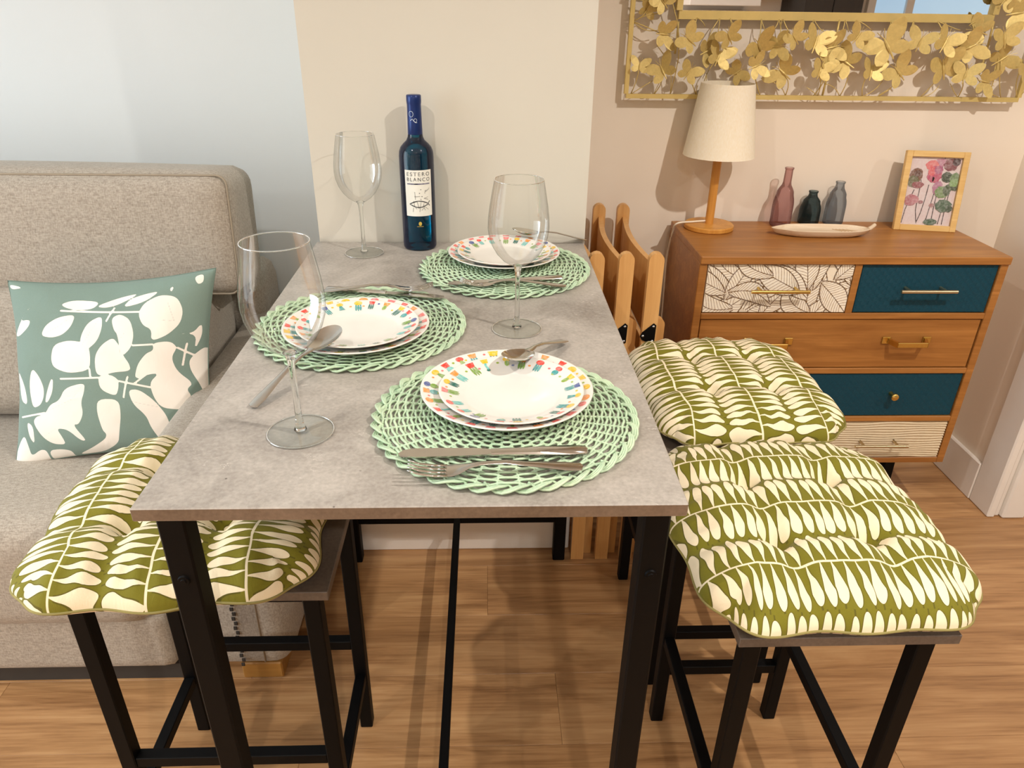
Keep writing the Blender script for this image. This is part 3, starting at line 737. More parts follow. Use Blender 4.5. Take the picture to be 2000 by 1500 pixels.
def make_pillow():
    n = 150; W = 0.432; Hh = 0.402
    g = np.linspace(-1, 1, n+1); U, Vv = np.meshgrid(g, g)   # Vv down the cloth
    pinch = lambda q: 1-0.085*(1-q**2)
    Z_ = -Vv*Hh/2*pinch(U); X_ = U*W/2*pinch(Vv)+Z_*0.10
    e = np.clip(1-np.abs(U)**2.2, 0, 1)**0.55*np.clip(1-np.abs(Vv)**2.2, 0, 1)**0.55
    T = 0.072*e+0.010*np.sin(5*U+2*Vv)*e*(1-e)+0.008*np.sin(9*Vv-3*U)*e*(1-e)+0.0015*np.sin(14*U-11*Vv)*e
    P = np.stack([(U.ravel()+1)/2, (Vv.ravel()+1)/2], 1)
    leaf = np.full(len(P), 1e9)
    for t in TRACE: leaf = np.minimum(leaf, sdf_poly(P*0.43, smooth_poly([quad_uv(p) for p in t])*0.43))
    for a_, b_ in STEMS: leaf = np.minimum(leaf, seg_d(P*0.43, quad_uv(a_)*0.43, quad_uv(b_)*0.43)-0.0022)
    vein = np.full(len(P), 1e9)
    for t in VEINS:
        for a_, b_ in zip(t[:-1], t[1:]): vein = np.minimum(vein, seg_d(P*0.43, quad_uv(a_)*0.43, quad_uv(b_)*0.43))
    front = np.stack([X_.ravel(), -T.ravel(), Z_.ravel()], 1); back = np.stack([X_.ravel(), T.ravel()*0.8, Z_.ravel()], 1)
    N = n+1; fs = []
    for j in range(n):
        for i in range(n):
            q = j*N+i; fs.append((q, q+N, q+N+1, q+1)); r_ = q+N*N; fs.append((r_, r_+1, r_+N+1, r_+N))
    me = bpy.data.meshes.new('throw_pillow'); me.from_pydata([tuple(v) for v in np.concatenate([front, back])], [], fs); me.update()
    for nm, arr in (('leaf', leaf), ('vein', vein)):
        at = me.attributes.new(nm, 'FLOAT', 'POINT'); at.data.foreach_set('value', np.concatenate([arr, arr]).astype(np.float32))
    me.polygons.foreach_set('use_smooth', [True]*len(me.polygons)); me.materials.append(MT['pillow'])
    root = thing('throw_pillow', 'square sage green throw pillow with white leaf print on the sofa', 'pillow', (-0.730, -0.215, 0.4555), 0)
    o = bpy.data.objects.new('cover', me); COL.objects.link(o); o.parent = root; o.location = (0, 0.052, 0.188)
    ring = [(X_[0, i], 0, Z_[0, i]) for i in range(N)]+[(X_[j, n], 0, Z_[j, n]) for j in range(1, N)]+[(X_[n, i], 0, Z_[n, i]) for i in range(n-1, -1, -1)]+[(X_[j, 0], 0, Z_[j, 0]) for j in range(n-1, 0, -1)]
    p = MB().tube(ring[::3], 0.0016, 5, closed=True).build('seam', 'pillow_seam', root, True); p.location = o.location
    for q in (o, p): q.rotation_euler = (math.radians(-21), math.radians(-2.5), math.radians(4))
    return root
MT['pillow_seam'] = plain('sage_seam', (110, 130, 120), 0.9)
make_pillow()

# ------------------------------------------------------------------ placemats
MAT_H = 0.0105
def make_mat():
    t = thing('placemat', 'x', 'placemat', (0, 0, H), 0, 'round woven placemats')
    NS = 40; R = 0.158; wv = MB()
    nr = 27; seg = NS*6
    for k in range(nr):
        r = 0.020+(R-0.020)*k/(nr-1)
        ns = NS if r > 0.055 else NS//2
        sg = ns*6
        ph = PI*(k % 2)
        pts = []
        for i in range(sg):
            a = 2*PI*i/sg
            c = math.cos(ns/2*a+ph)
            pts.append(((r+0.0009*math.cos(ns*a))*math.cos(a), (r+0.0009*math.cos(ns*a))*math.sin(a), 0.0058+0.0022*c))
        wv.tube(pts, 0.00175, 5, closed=True)
    o = wv.build('woven_rings', 'rattan', t, True); o['kind'] = 'stuff'
    sp = MB()
    for i in range(NS):
        a = 2*PI*(i+0.5)/NS
        sp.tube([(0.016*math.cos(a), 0.016*math.sin(a), 0.0056), ((R+0.002)*math.cos(a), (R+0.002)*math.sin(a), 0.0056)], 0.0017, 5)
    o = sp.build('spokes', 'rattan', t, True); o['kind'] = 'stuff'
    br = MB()
    for i in range(NS):
        for q in (0.0, 0.0036, -0.0036):
            a0 = 2*PI*(i-0.1)/NS; a1 = 2*PI*(i+2.1)/NS; pts = []
            for k in range(9):
                s = k/8; a = a0+(a1-a0)*s; r = R-0.001+0.0125*math.sin(PI*s)**0.8+q*math.sin(PI*s)*0.8
                pts.append((r*math.cos(a), r*math.sin(a), 0.0048+0.0036*math.sin(PI*(s*1.1-0.05)*2)*-1+q*0.15))
            br.tube(pts, 0.0017, 5)
    o = br.build('braided_border', 'rattan', t, True); o['kind'] = 'stuff'
    MB().lathe([(0.0, 0.0082), (0.010, 0.0080), (0.019, 0.0062), (0.021, 0.004), (0.0, 0.003)], 24).build('hub', 'rattan', t, True)
    return t
mt = make_mat(); MATS = [(0.104, -0.796), (-0.127, -0.495), (0.117, -0.197)]
mt.location = (*MATS[0], H+0.0005); mt['label'] = 'round green woven placemat at the near end, knife and fork lying across it'
dup(mt, (*MATS[1], H+0.0005), 0.3, 'round green woven placemat at the left edge of the table')
dup(mt, (*MATS[2], H+0.0005), 0.7, 'round green woven placemat at the far end by the wall')

# ------------------------------------------------------------------ plates
def plate_profile(R):
    w_ = R*0.66; r0 = R*0.60
    up_ = [(0.0, 0.0048), (w_*0.5, 0.0048), (w_*0.94, 0.0052), (w_*1.02, 0.0066), (w_*1.10, 0.0090), (R*0.80, 0.0108), (R*0.90, 0.0142), (R*0.985, 0.0176), (R, 0.0178)]
    dn = [(R+0.0008, 0.0168), (R*0.985, 0.0150), (R*0.90, 0.0112), (R*0.80, 0.0078), (w_*1.10, 0.0056), (r0+0.004, 0.0024), (r0+0.002, 0.0), (r0-0.002, 0.0), (r0-0.003, 0.0018), (0.0, 0.0018)]
    return up_+dn
PAL = {k: lin(v) for k, v in dict(red=(232, 66, 52), orange=(240, 150, 62), yellow=(236, 192, 36), teal=(64, 158, 158), aqua=(110, 196, 190), dgreen=(30, 112, 100), green=(120, 160, 60), navy=(60, 84, 150), pink=(232, 120, 118), lime=(150, 176, 60)).items()}
def make_plate(name, label, R, seed, loc, rz, group):
    t = thing(name, label, 'plate', loc, rz, group)
    o = MB().lathe(plate_profile(R), 72).build('dish', 'porcelain', t, True)
    r = random.Random(seed); d = MB()
    prof = plate_profile(R)[:9]
    def zz(rr):
        for (r0, z0), (r1, z1) in zip(prof[:-1], prof[1:]):
            if r0 <= rr <= r1: return z0+(z1-z0)*(rr-r0)/(r1-r0)
        return prof[-1][1]
    n = 25 if R > 0.105 else 20
    for i in range(n):
        a = 2*PI*i/n+r.uniform(-.04, .04); ca, sa = math.cos(a), math.sin(a); rim = R-0.0035
        lift = [0.00025]
        def frame(u, v):  # u tangential, v inward from rim
            rr = rim-v; x = rr*ca-u*sa; y = rr*sa+u*ca; return (x, y, zz(math.hypot(x, y))+lift[0])
        def ell(u0, v0, ru, rv, ink, k=10):
            d.poly([(u0+ru*math.cos(2*PI*q/k), v0+rv*math.sin(2*PI*q/k)) for q in range(k)], ink, frame)
        kind = r.choice('cccspot'); pot = PAL[r.choice(['red', 'red', 'orange', 'yellow', 'pink', 'navy', 'yellow'])]
        body = PAL[r.choice(['teal', 'aqua', 'teal', 'dgreen', 'green'])]; s = r.uniform(1.45, 1.85)*(1.0 if R > 0.105 else 0.88)
        pw, ph = 0.0042*s, 0.0052*s
        if r.random() < 0.5: d.poly([(-pw, 0), (pw, 0), (pw*0.7, ph), (-pw*0.7, ph)], pot, frame)
        else: ell(0, ph*0.5, pw*1.05, ph*0.6, pot)
        lift[0] = 0.0004
        if kind == 'c':
            for q in (-1, 0, 1):
                ell(q*0.0024*s, ph+0.0050*s-abs(q)*0.0008, 0.0011*s, 0.0052*s, body)
        elif kind == 's':
            d.ribbon([(0, ph), (0.001*s, ph+0.004), (-0.0004, ph+0.009*s)], 0.0024*s, body, frame); ell(0.0006, ph+0.010*s, 0.0022*s, 0.0018*s, PAL['dgreen'])
        elif kind == 'p':
            ell(0, ph+0.0036*s, 0.0040*s, 0.0038*s, body); ell(0.0004, ph+0.0066*s, 0.0018*s, 0.0016*s, PAL['lime'])
        elif kind == 'o':
            ell(0, ph+0.0030*s, 0.0026*s, 0.0040*s, PAL['lime']); lift[0] = 0.0005; ell(0, ph+0.0030*s, 0.0010*s, 0.0036*s, PAL['green'])
        else:
            for q in (-1.2, -0.4, 0.4, 1.2): d.ribbon([(q*0.0009, ph-0.0004), (q*0.0026*s, ph+0.0075*s)], 0.0014*s, body, frame)
        lift[0] = 0.00025
        a2 = a+PI/n; ca, sa = math.cos(a2), math.sin(a2)
        ell(0, 0.007+r.uniform(-.003, .008), 0.0022, 0.0018, PAL[r.choice(['yellow', 'pink', 'navy', 'orange', 'lime'])], 8)
    d.build('cactus_print', 'ink_plate', t, label='ring of small painted cactus pots in red, yellow and teal')
    return t
PZ = H+0.0005+0.0102
PL1 = [(0.107, -0.759), (-0.126, -0.543), (0.117, -0.156)]
for i, (nm, lb) in enumerate((('dinner_plate', 'larger cactus-rimmed plate under the small one at the near end'), ('dinner_plate', 'larger cactus-rimmed plate under the small one at the left setting'), ('dinner_plate', 'larger cactus-rimmed plate under the small one at the far end by the wall'))):
    make_plate(nm, lb, 0.1145, 11+i*0, (*PL1[i], PZ), i*1.9, 'dinner plates')
PL2 = [(0.1125, -0.772), (-0.122, -0.551), (0.117, -0.168)]
for i, lb in enumerate(('small white plate with cactus rim on the near setting, spoon resting on it', 'small white plate with cactus rim on the left setting behind the tall glass', 'small white plate with cactus rim on the far setting by the wall')):
    make_plate('side_plate', lb, 0.0950, 21, (*PL2[i], PZ+0.0052), 0.4+i*2.3, 'side plates')

# ------------------------------------------------------------------ cutlery
def loft(mb, secs, k=8):
    """secs: (x, halfwidth, z, thickness)"""
    vs = []; fs = []; n = len(secs)
    for x, hw, z, th in secs:
        for q in range(k):
            a = 2*PI*q/k; c, s = math.cos(a), math.sin(a)
            vs.append((x, hw*math.copysign(abs(c)**0.6, c), z+th/2*math.copysign(abs(s)**0.8, s)))
    for i in range(n-1):
        for q in range(k): fs.append((i*k+q, i*k+(q+1) % k, (i+1)*k+(q+1) % k, (i+1)*k+q))
    fs.append(tuple(range(k))[::-1]); fs.append(tuple((n-1)*k+q for q in range(k))); mb.add(vs, fs)
def make_fork(label):
    t = thing('fork', label, 'fork', group='forks')
    b = MB(); loft(b, [(-0.098, 0.002, 0.003, 0.002), (-0.096, 0.0078, 0.003, 0.0026), (-0.08, 0.0088, 0.004, 0.003), (-0.05, 0.0062, 0.0075, 0.003), (-0.01, 0.0036, 0.0125, 0.0036), (0.018, 0.0032, 0.0115, 0.0034), (0.032, 0.0055, 0.0085, 0.0026), (0.042, 0.0105, 0.0050, 0.0022), (0.050, 0.0122, 0.0034, 0.0022), (0.058, 0.0122, 0.0028, 0.0022)])
    b.build('handle', 'steel', t, True, sharp=50)
    for i in range(4):
        y = (i-1.5)*0.0068; m = MB()
        loft(m, [(0.056, 0.0024, 0.0028, 0.0024), (0.072, 0.0022, 0.0038, 0.0022), (0.088, 0.0018, 0.0070, 0.0020), (0.100, 0.0010, 0.0120, 0.0014)], 6)
        q = m.build('tine', 'steel', t, True); q.location = (0, y, 0)
    return t
def make_knife(label):
    t = thing('knife', label, 'knife', group='knives')
    b = MB(); loft(b, [(-0.112, 0.002, 0.004, 0.003), (-0.110, 0.0080, 0.004, 0.0056), (-0.09, 0.0092, 0.004, 0.0066), (-0.05, 0.0074, 0.004, 0.0062), (-0.012, 0.0058, 0.004, 0.0056), (0.002, 0.0062, 0.004, 0.0050)])
    b.build('handle', 'steel', t, True, sharp=50)
    m = MB(); poly = [(0.001, -0.0055), (0.02, -0.0085), (0.06, -0.0105), (0.092, -0.0108), (0.104, -0.008), (0.110, -0.001), (0.108, 0.004), (0.09, 0.0078), (0.04, 0.0078), (0.001, 0.0055)]
    m.prism(poly, 0.0016, lambda a, b_, c: (a, b_, 0.0032+c)); m.build('blade', 'steel', t)
    return t
def make_spoon(label):
    t = thing('spoon', label, 'spoon', group='spoons')
    b = MB(); loft(b, [(-0.128, 0.002, 0.003, 0.002), (-0.126, 0.0078, 0.003, 0.0026), (-0.11, 0.0088, 0.004, 0.003), (-0.08, 0.0062, 0.0075, 0.003), (-0.045, 0.0036, 0.0115, 0.0034), (-0.02, 0.0032, 0.0115, 0.0032), (-0.008, 0.0050, 0.0095, 0.0024), (0.002, 0.0068, 0.0088, 0.0018)])
    b.build('handle', 'steel', t, True, sharp=50)
    vs = []; fs = []; nr, na = 8, 28
    for side in (0, 1):
        for i in range(nr+1):
            for k in range(na):
                a = 2*PI*k/na; q = i/nr; wd = 0.0205*(1+0.10*math.cos(a)); x = 0.031+0.033*q*math.cos(a)
                vs.append((x, wd*q*math.sin(a), 0.0095-0.0088*(1-q**2)-(0.0013 if side else 0)))
    K = (nr+1)*na
    for i in range(nr):
        for k in range(na):
            l = (k+1) % na; fs.append((i*na+k, i*na+l, (i+1)*na+l, (i+1)*na+k)); fs.append((K+i*na+k, K+(i+1)*na+k, K+(i+1)*na+l, K+i*na+l))
    for k in range(na): l = (k+1) % na; fs.append((nr*na+k, nr*na+l, K+nr*na+l, K+nr*na+k))
    m = MB().add(vs, fs); m.build('bowl', 'steel', t, True, sharp=60)
    return t
def lay(t, head, tail, zh, zt, hx, tx, roll=0.0):
    """put head point (local x=hx) over head and tail (local x=tx) over tail"""
    hpt = np.array([*head, zh]); tp = np.array([*tail, zt]); d = hpt-tp; L = np.linalg.norm(d); d /= L
    up = np.array([0, 0, 1.0]); y = np.cross(up, d); y /= np.linalg.norm(y); z = np.cross(d, y)
    m = Matrix(((d[0], y[0], z[0]), (d[1], y[1], z[1]), (d[2], y[2], z[2]))).to_4x4() @ Matrix.Rotation(roll, 4, 'X')
    c = hpt-d*hx
    m.translation = Vector(c); t.matrix_world = m
ZM = H+0.0112
def tz(px, py, z): return tuple(onz(px, py, z)[:2])
lay(make_knife('steel knife lying across the near placemat behind the fork'), tz(778, 893, ZM), tz(1142, 884, ZM), ZM, ZM, 0.110, -0.112)
lay(make_fork('steel fork at the very front edge of the near placemat'), tz(797, 926, ZM), tz(1150, 915, ZM), ZM, ZM, 0.100, -0.098)
lay(make_knife('steel knife on the far placemat beside the right-hand wine glass'), tz(874, 558, ZM), tz(1092, 545, ZM), ZM, ZM, 0.110, -0.112)
lay(make_fork('steel fork on the far placemat, tines pointing left'), tz(899, 549, ZM+.008), tz(1106, 561, ZM), ZM, ZM, 0.100, -0.098)
lay(make_knife('steel knife on the far rim of the left placemat, under the fork tines'), tz(868, 584, ZM), tz(680, 570, ZM), ZM, ZM, 0.110, -0.112)
lay(make_fork('steel fork on the far rim of the left placemat, tines raised towards the wall'), tz(846, 560, ZM+.01), tz(652, 573, ZM+.004), ZM+0.004, ZM+0.006, 0.100, -0.098)
lay(make_spoon('steel spoon resting on the rim of the near small plate'), tz(1012, 700, PZ+.028), tz(1097, 664, H+.012), PZ+0.0255, H+0.006, 0.031, -0.128)
lay(make_spoon('steel spoon leaning on the left setting, handle towards the near glass'), tz(636, 667, PZ+.026), tz(490, 797, H+.003), PZ+0.0245, H+0.0005, 0.031, -0.128)
lay(make_spoon('steel spoon behind the far plates, handle pointing to the corner of the table'), (0.165, -0.070), (0.287, -0.014), PZ+0.026, H+0.008, 0.031, -0.128)

# ------------------------------------------------------------------ wine glasses
def make_wineglass():
    t = thing('wine_glass', 'x', 'glass', (0, 0, H), 0, 'wine glasses on the table')
    bowl = [(0.0045, 0.1085), (0.012, 0.1110), (0.024, 0.1190), (0.034, 0.1300), (0.0415, 0.1430), (0.0462, 0.1570), (0.0480, 0.1710), (0.0474, 0.1860), (0.0450, 0.2050), (0.0415, 0.2250), (0.0378, 0.2450)]
    MB().lathe(bowl, 56).build('bowl', 'glass', t, True)
    MB().tube([(0.0378*math.cos(2*PI*i/56), 0.0378*math.sin(2*PI*i/56), 0.245) for i in range(56)], 0.0007, 6, closed=True).build('rim', 'glass_solid', t, True)
    stem = [(0.0, 0.0045), (0.008, 0.0048), (0.0058, 0.010), (0.0042, 0.022), (0.0037, 0.05), (0.0037, 0.085), (0.0046, 0.100), (0.0066, 0.1080), (0.0085, 0.1102), (0.0, 0.1130)]
    MB().lathe(stem, 24).build('stem', 'glass_solid', t, True)
    MB().lathe([(0.0, 0.0046), (0.010, 0.0042), (0.022, 0.0028), (0.034, 0.0018), (0.0405, 0.0016), (0.0412, 0.0011), (0.0405, 0.0005), (0.0, 0.0005)], 56).build('foot', 'glass_foot', t, True)
    MB().tube([(0.0408*math.cos(2*PI*i/56), 0.0408*math.sin(2*PI*i/56), 0.0013) for i in range(56)], 0.0008, 6, closed=True).build('foot_rim', 'glass_solid', t, True)
    return t
g0 = make_wineglass(); g0.location = (-0.1535, -0.829, H+0.0003); g0['label'] = 'large empty wine glass at the near left, in front of the left setting'
dup(g0, (0.1305, -0.502, H+0.0003), 0.5, 'empty wine glass in the middle of the table, before the far plates')
dup(g0, (-0.1815, -0.088, H+0.0003), 1.1, 'empty wine glass beside the blue bottle at the wall')

# ------------------------------------------------------------------ wine bottle
wb = thing('wine_bottle', 'tall blue glass wine bottle with white drawn label against the wall', 'bottle', (-0.0655, -0.040, H+0.0004))
BR = 0.0362
prof = [(0.0, 0.004), (0.020, 0.002), (0.031, 0.0), (0.0348, 0.0016), (BR, 0.006), (BR, 0.10), (BR, 0.196), (0.0352, 0.205), (0.0318, 0.2135), (0.0255, 0.2205), (0.0190, 0.2265), (0.0160, 0.2330), (0.0150, 0.2400)]
MB().lathe(prof, 56).build('body', 'bottle', wb, True)
MB().lathe([(0.0150, 0.2385), (0.0154, 0.2395), (0.0148, 0.26), (0.0143, 0.296), (0.0148, 0.299), (0.0152, 0.304), (0.0150, 0.313), (0.0138, 0.3145), (0.0, 0.3148)], 40).build('capsule', 'capsule', wb, True)
# everything printed on the glass is wrapped round the axis facing the camera
la = math.atan2(CAM[1]+0.040, CAM[0]+0.0655)+0.06
def wrap(r):
    return lambda a, z: (r*math.cos(la+a/r), r*math.sin(la+a/r), z)
lab = MB(); n = 20; hw = 0.0300; fr = wrap(BR+0.0003); z0, z1 = 0.0765, 0.1720
for i in range(n):
    a0, a1 = -hw+2*hw*i/n, -hw+2*hw*(i+1)/n; lab.add([fr(a0, z0), fr(a1, z0), fr(a1, z1), fr(a0, z1)], [(0, 1, 2, 3)])
MT['label_paper'] = plain('label_paper', (238, 236, 226), 0.6, var=0.02)
lo_ = lab.build('label', 'label_paper', wb, True)
INK = lin((24, 22, 26)); GREY = lin((96, 92, 120)); GOLD = lin((200, 170, 40)); WHI = lin((200, 214, 230))
art = MB(); fr = wrap(BR+0.0006)
def text_mesh(body, size, cx, cz, width=None, ink=INK, mb=None, frm=None, bold=0.0):
    cu = bpy.data.curves.new('t', 'FONT'); cu.body = body; cu.size = size; cu.align_x = 'CENTER'; cu.offset = bold; cu.space_character = 1.35
    ob = bpy.data.objects.new('t', cu); COL.objects.link(ob); bpy.context.view_layer.update()
    dg = bpy.context.evaluated_depsgraph_get(); me = bpy.data.meshes.new_from_object(ob.evaluated_get(dg))
    xs = [v.co.x for v in me.vertices]; k = 1.0
    if width and xs: k = width/(max(xs)-min(xs))
    mb.add([frm(cx+v.co.x*k, cz+v.co.y) for v in me.vertices], [tuple(p.vertices) for p in me.polygons], ink)
    bpy.data.objects.remove(ob); bpy.data.curves.remove(cu); bpy.data.meshes.remove(me)
text_mesh('ESTERO', 0.0108, 0.0, 0.1603, 0.050, INK, art, fr)
text_mesh('BLANCO', 0.0108, 0.0, 0.1496, 0.050, INK, art, fr)
def seg(pts, wd, ink=INK, f=None, sub=8):
    q = []
    for a, b in zip(pts[:-1], pts[1:]):
        for k in range(sub): q.append((a[0]+(b[0]-a[0])*k/sub, a[1]+(b[1]-a[1])*k/sub))
    q.append(pts[-1]); art.ribbon(q, wd, ink, f or fr)
seg([(-0.025, 0.1440), (0.025, 0.1440)], 0.0026, GREY, sub=14)
seg([(-0.010, 0.1440), (-0.002, 0.1440)], 0.0018, INK)
fish = [(-0.021+0.040*s, 0.1020+0.0062*math.sin(PI*s)+0.001*s) for s in [k/14 for k in range(15)]]
seg(fish+[(0.0235, 0.0975)], 0.0020, sub=1)
seg([(x, 0.2042-z) for x, z in fish]+[(0.0235, 0.1080)], 0.0020, sub=1)
for (a, b) in (((-0.012, 0.1090), (-0.010, 0.0965)), ((-0.008, 0.112), (-0.009, 0.128)), ((-0.010, 0.118), (0.002, 0.1185)), ((-0.005, 0.1085), (-0.001, 0.093)), ((0.004, 0.110), (0.000, 0.086)), ((0.008, 0.100), (0.012, 0.089)), ((-0.013, 0.095), (-0.014, 0.086)), ((0.012, 0.096), (0.020, 0.090)), ((0.010, 0.114), (0.020, 0.1165)), ((0.010, 0.114), (0.020, 0.111)), ((0.004, 0.089), (0.010, 0.094)), ((-0.006, 0.092), (-0.010, 0.0985)), ((0.010, 0.104), (0.007, 0.094))): seg([a, b], 0.0007)
for (a, z) in ((0.004, 0.1325), (0.001, 0.125), (0.006, 0.118), (0.0035, 0.1125)): art.poly([(a+0.0011*math.cos(q*PI/4), z+0.0011*math.sin(q*PI/4)) for q in range(8)], INK, fr)
seg([(0.0125, 0.124), (0.0135, 0.131), (0.015, 0.127), (0.0165, 0.131), (0.018, 0.129), (0.0195, 0.132), (0.021, 0.131), (0.0235, 0.135)], 0.0007, sub=2)
art.build('lettering', 'ink_paper', lo_, label='black lettering and line drawing of a fish'); art = MB()
art.poly([(0.0035*math.cos(q*PI/5), 0.0605+0.0045*math.sin(q*PI/5)) for q in range(10)], GOLD, fr)
seg([(-0.007, 0.0545), (0.007, 0.0545)], 0.0008, GOLD)
art.build('gold_emblem', 'ink_paper', wb, label='small gold emblem'); art = MB()
frc = wrap(0.0153)
seg([(-0.008+0.0045*math.cos(q*PI/8), 0.279+0.0055*math.sin(q*PI/8)) for q in range(-8, 9)], 0.0007, WHI, frc, 1)
seg([(0.0006+0.003*math.cos(q*PI/6), 0.267+0.0034*math.sin(q*PI/6)) for q in range(0, 13)], 0.0007, WHI, frc, 1)
seg([(-0.010, 0.266), (-0.006, 0.270), (-0.003, 0.266), (0.0005, 0.2628), (0.004, 0.2626)], 0.0009, WHI, frc, 3)
art.build('capsule_print', 'ink_paper', wb, label='white swirl print on the neck')

# ------------------------------------------------------------------ chest of drawers
CZ = 0.81; CY = 0.118
cx0, cx1 = 0.613, 1.404; cyb = WY-0.016
ch = thing('chest_of_drawers', 'walnut chest of drawers with patterned white, teal and wood drawer fronts', 'chest', ((cx0+cx1)/2, CY, 0))
cw = (cx1-cx0)/2; dp = cyb-CY
zb = float(ony(1831, 903, CY)[2])
MB().cbox((-cw, -0.006, CZ-0.020), (cw, dp, CZ), 0.0018).build('top_panel', 'walnut', ch)
for sx in (-1, 1): MB().cbox((min(sx*cw, sx*(cw-0.020)), 0, zb), (max(sx*cw, sx*(cw-0.020)), dp, CZ-0.0202), 0.0015).build('side_panel', 'walnut', ch)
MB().box((-cw+0.02, dp-0.012, zb), (cw-0.02, dp-0.002, CZ-0.021)).build('back_panel', 'walnut', ch)
zs = [CZ-0.0202, 0.0, 0.0, 0.0, zb]
z_row = [float(ony(1640, p, CY)[2]) for p in (618, 725, 819)]
tops = [CZ-0.020]+[z-0.008 for z in z_row]; bots = [z+0.008 for z in z_row]+[zb+0.018]
for z in z_row: MB().cbox((-cw+0.0205, 0, z-0.008), (cw-0.0205, dp-0.015, z+0.008), 0.0012).build('divider', 'walnut', ch)
MB().cbox((-cw+0.0205, 0, zb), (cw-0.0205, dp-0.015, zb+0.018), 0.0012).build('bottom_panel', 'walnut', ch)
xm = float(ony(1668, 565, CY)[0])-(cx0+cx1)/2
MB().cbox((xm-0.009, 0, bots[0]), (xm+0.009, dp-0.015, tops[0]-0.0005), 0.0012).build('divider', 'walnut', ch)
for sx in (-1, 1):
    for yy in (0.03, dp-0.05):
        MB().bar((sx*(cw-0.125), yy+0.03, zb), (sx*(cw-0.12), yy+0.03, 0.0005), 0.028, 0.028).build('leg', 'black_metal', ch)
def drawer(x0, x1, k, mat, name='drawer'):
    g = 0.0022
    b = MB().cbox((x0+g, 0.004, bots[k]+g), (x1-g, 0.30, tops[k]-g), 0.0012)
    return b.build(name, mat, ch)
MT['cream_lacquer'] = plain('cream_lacquer', (244, 232, 210), 0.5, var=0.02)
L0, L1 = -cw+0.021, cw-0.021
d_leaf = drawer(L0, xm-0.0095, 0, 'cream_lacquer'); d_leaf['label'] = 'white drawer front with gold leaf line pattern'
d_t1 = drawer(xm+0.0095, L1, 0, 'teal'); d_t1['label'] = 'dark teal drawer front with scale relief'
d_w = drawer(L0, L1, 1, 'walnut'); d_w['label'] = 'plain walnut drawer front'
d_t2 = drawer(L0, L1, 2, 'teal'); d_t2['label'] = 'dark teal drawer front with scale relief'
# ridged cream drawer as real relief
def ridged():
    x0, x1, z0, z1 = L0+0.0022, L1-0.0022, bots[3]+0.0022, tops[3]-0.0022
    nx, nz = 110, 110; vs = []; fs = []
    for j in range(nz+1):
        for i in range(nx+1):
            x = x0+(x1-x0)*i/nx; z = z0+(z1-z0)*j/nz
            ph = z/0.0078*2*PI+1.3*math.sin(x*17+z*60)+0.8*math.sin(x*41-z*90)
            vs.append((x, 0.004-0.0030*(0.5+0.5*math.sin(ph))**0.7, z))
    for j in range(nz):
        for i in range(nx): a = j*(nx+1)+i; fs.append((a, a+1, a+nx+2, a+nx+1))
    m = MB().add(vs, fs); m.box((x0, 0.0042, z0), (x1, 0.30, z1)); return m.build('drawer', 'cream_ridge', ch, True, 'cream drawer front carved with wavy ridges', sharp=40)
MT['cream_ridge'] = plain('cream_ridged_wood', (214, 196, 164), 0.6, var=0.04)
d_r = ridged()
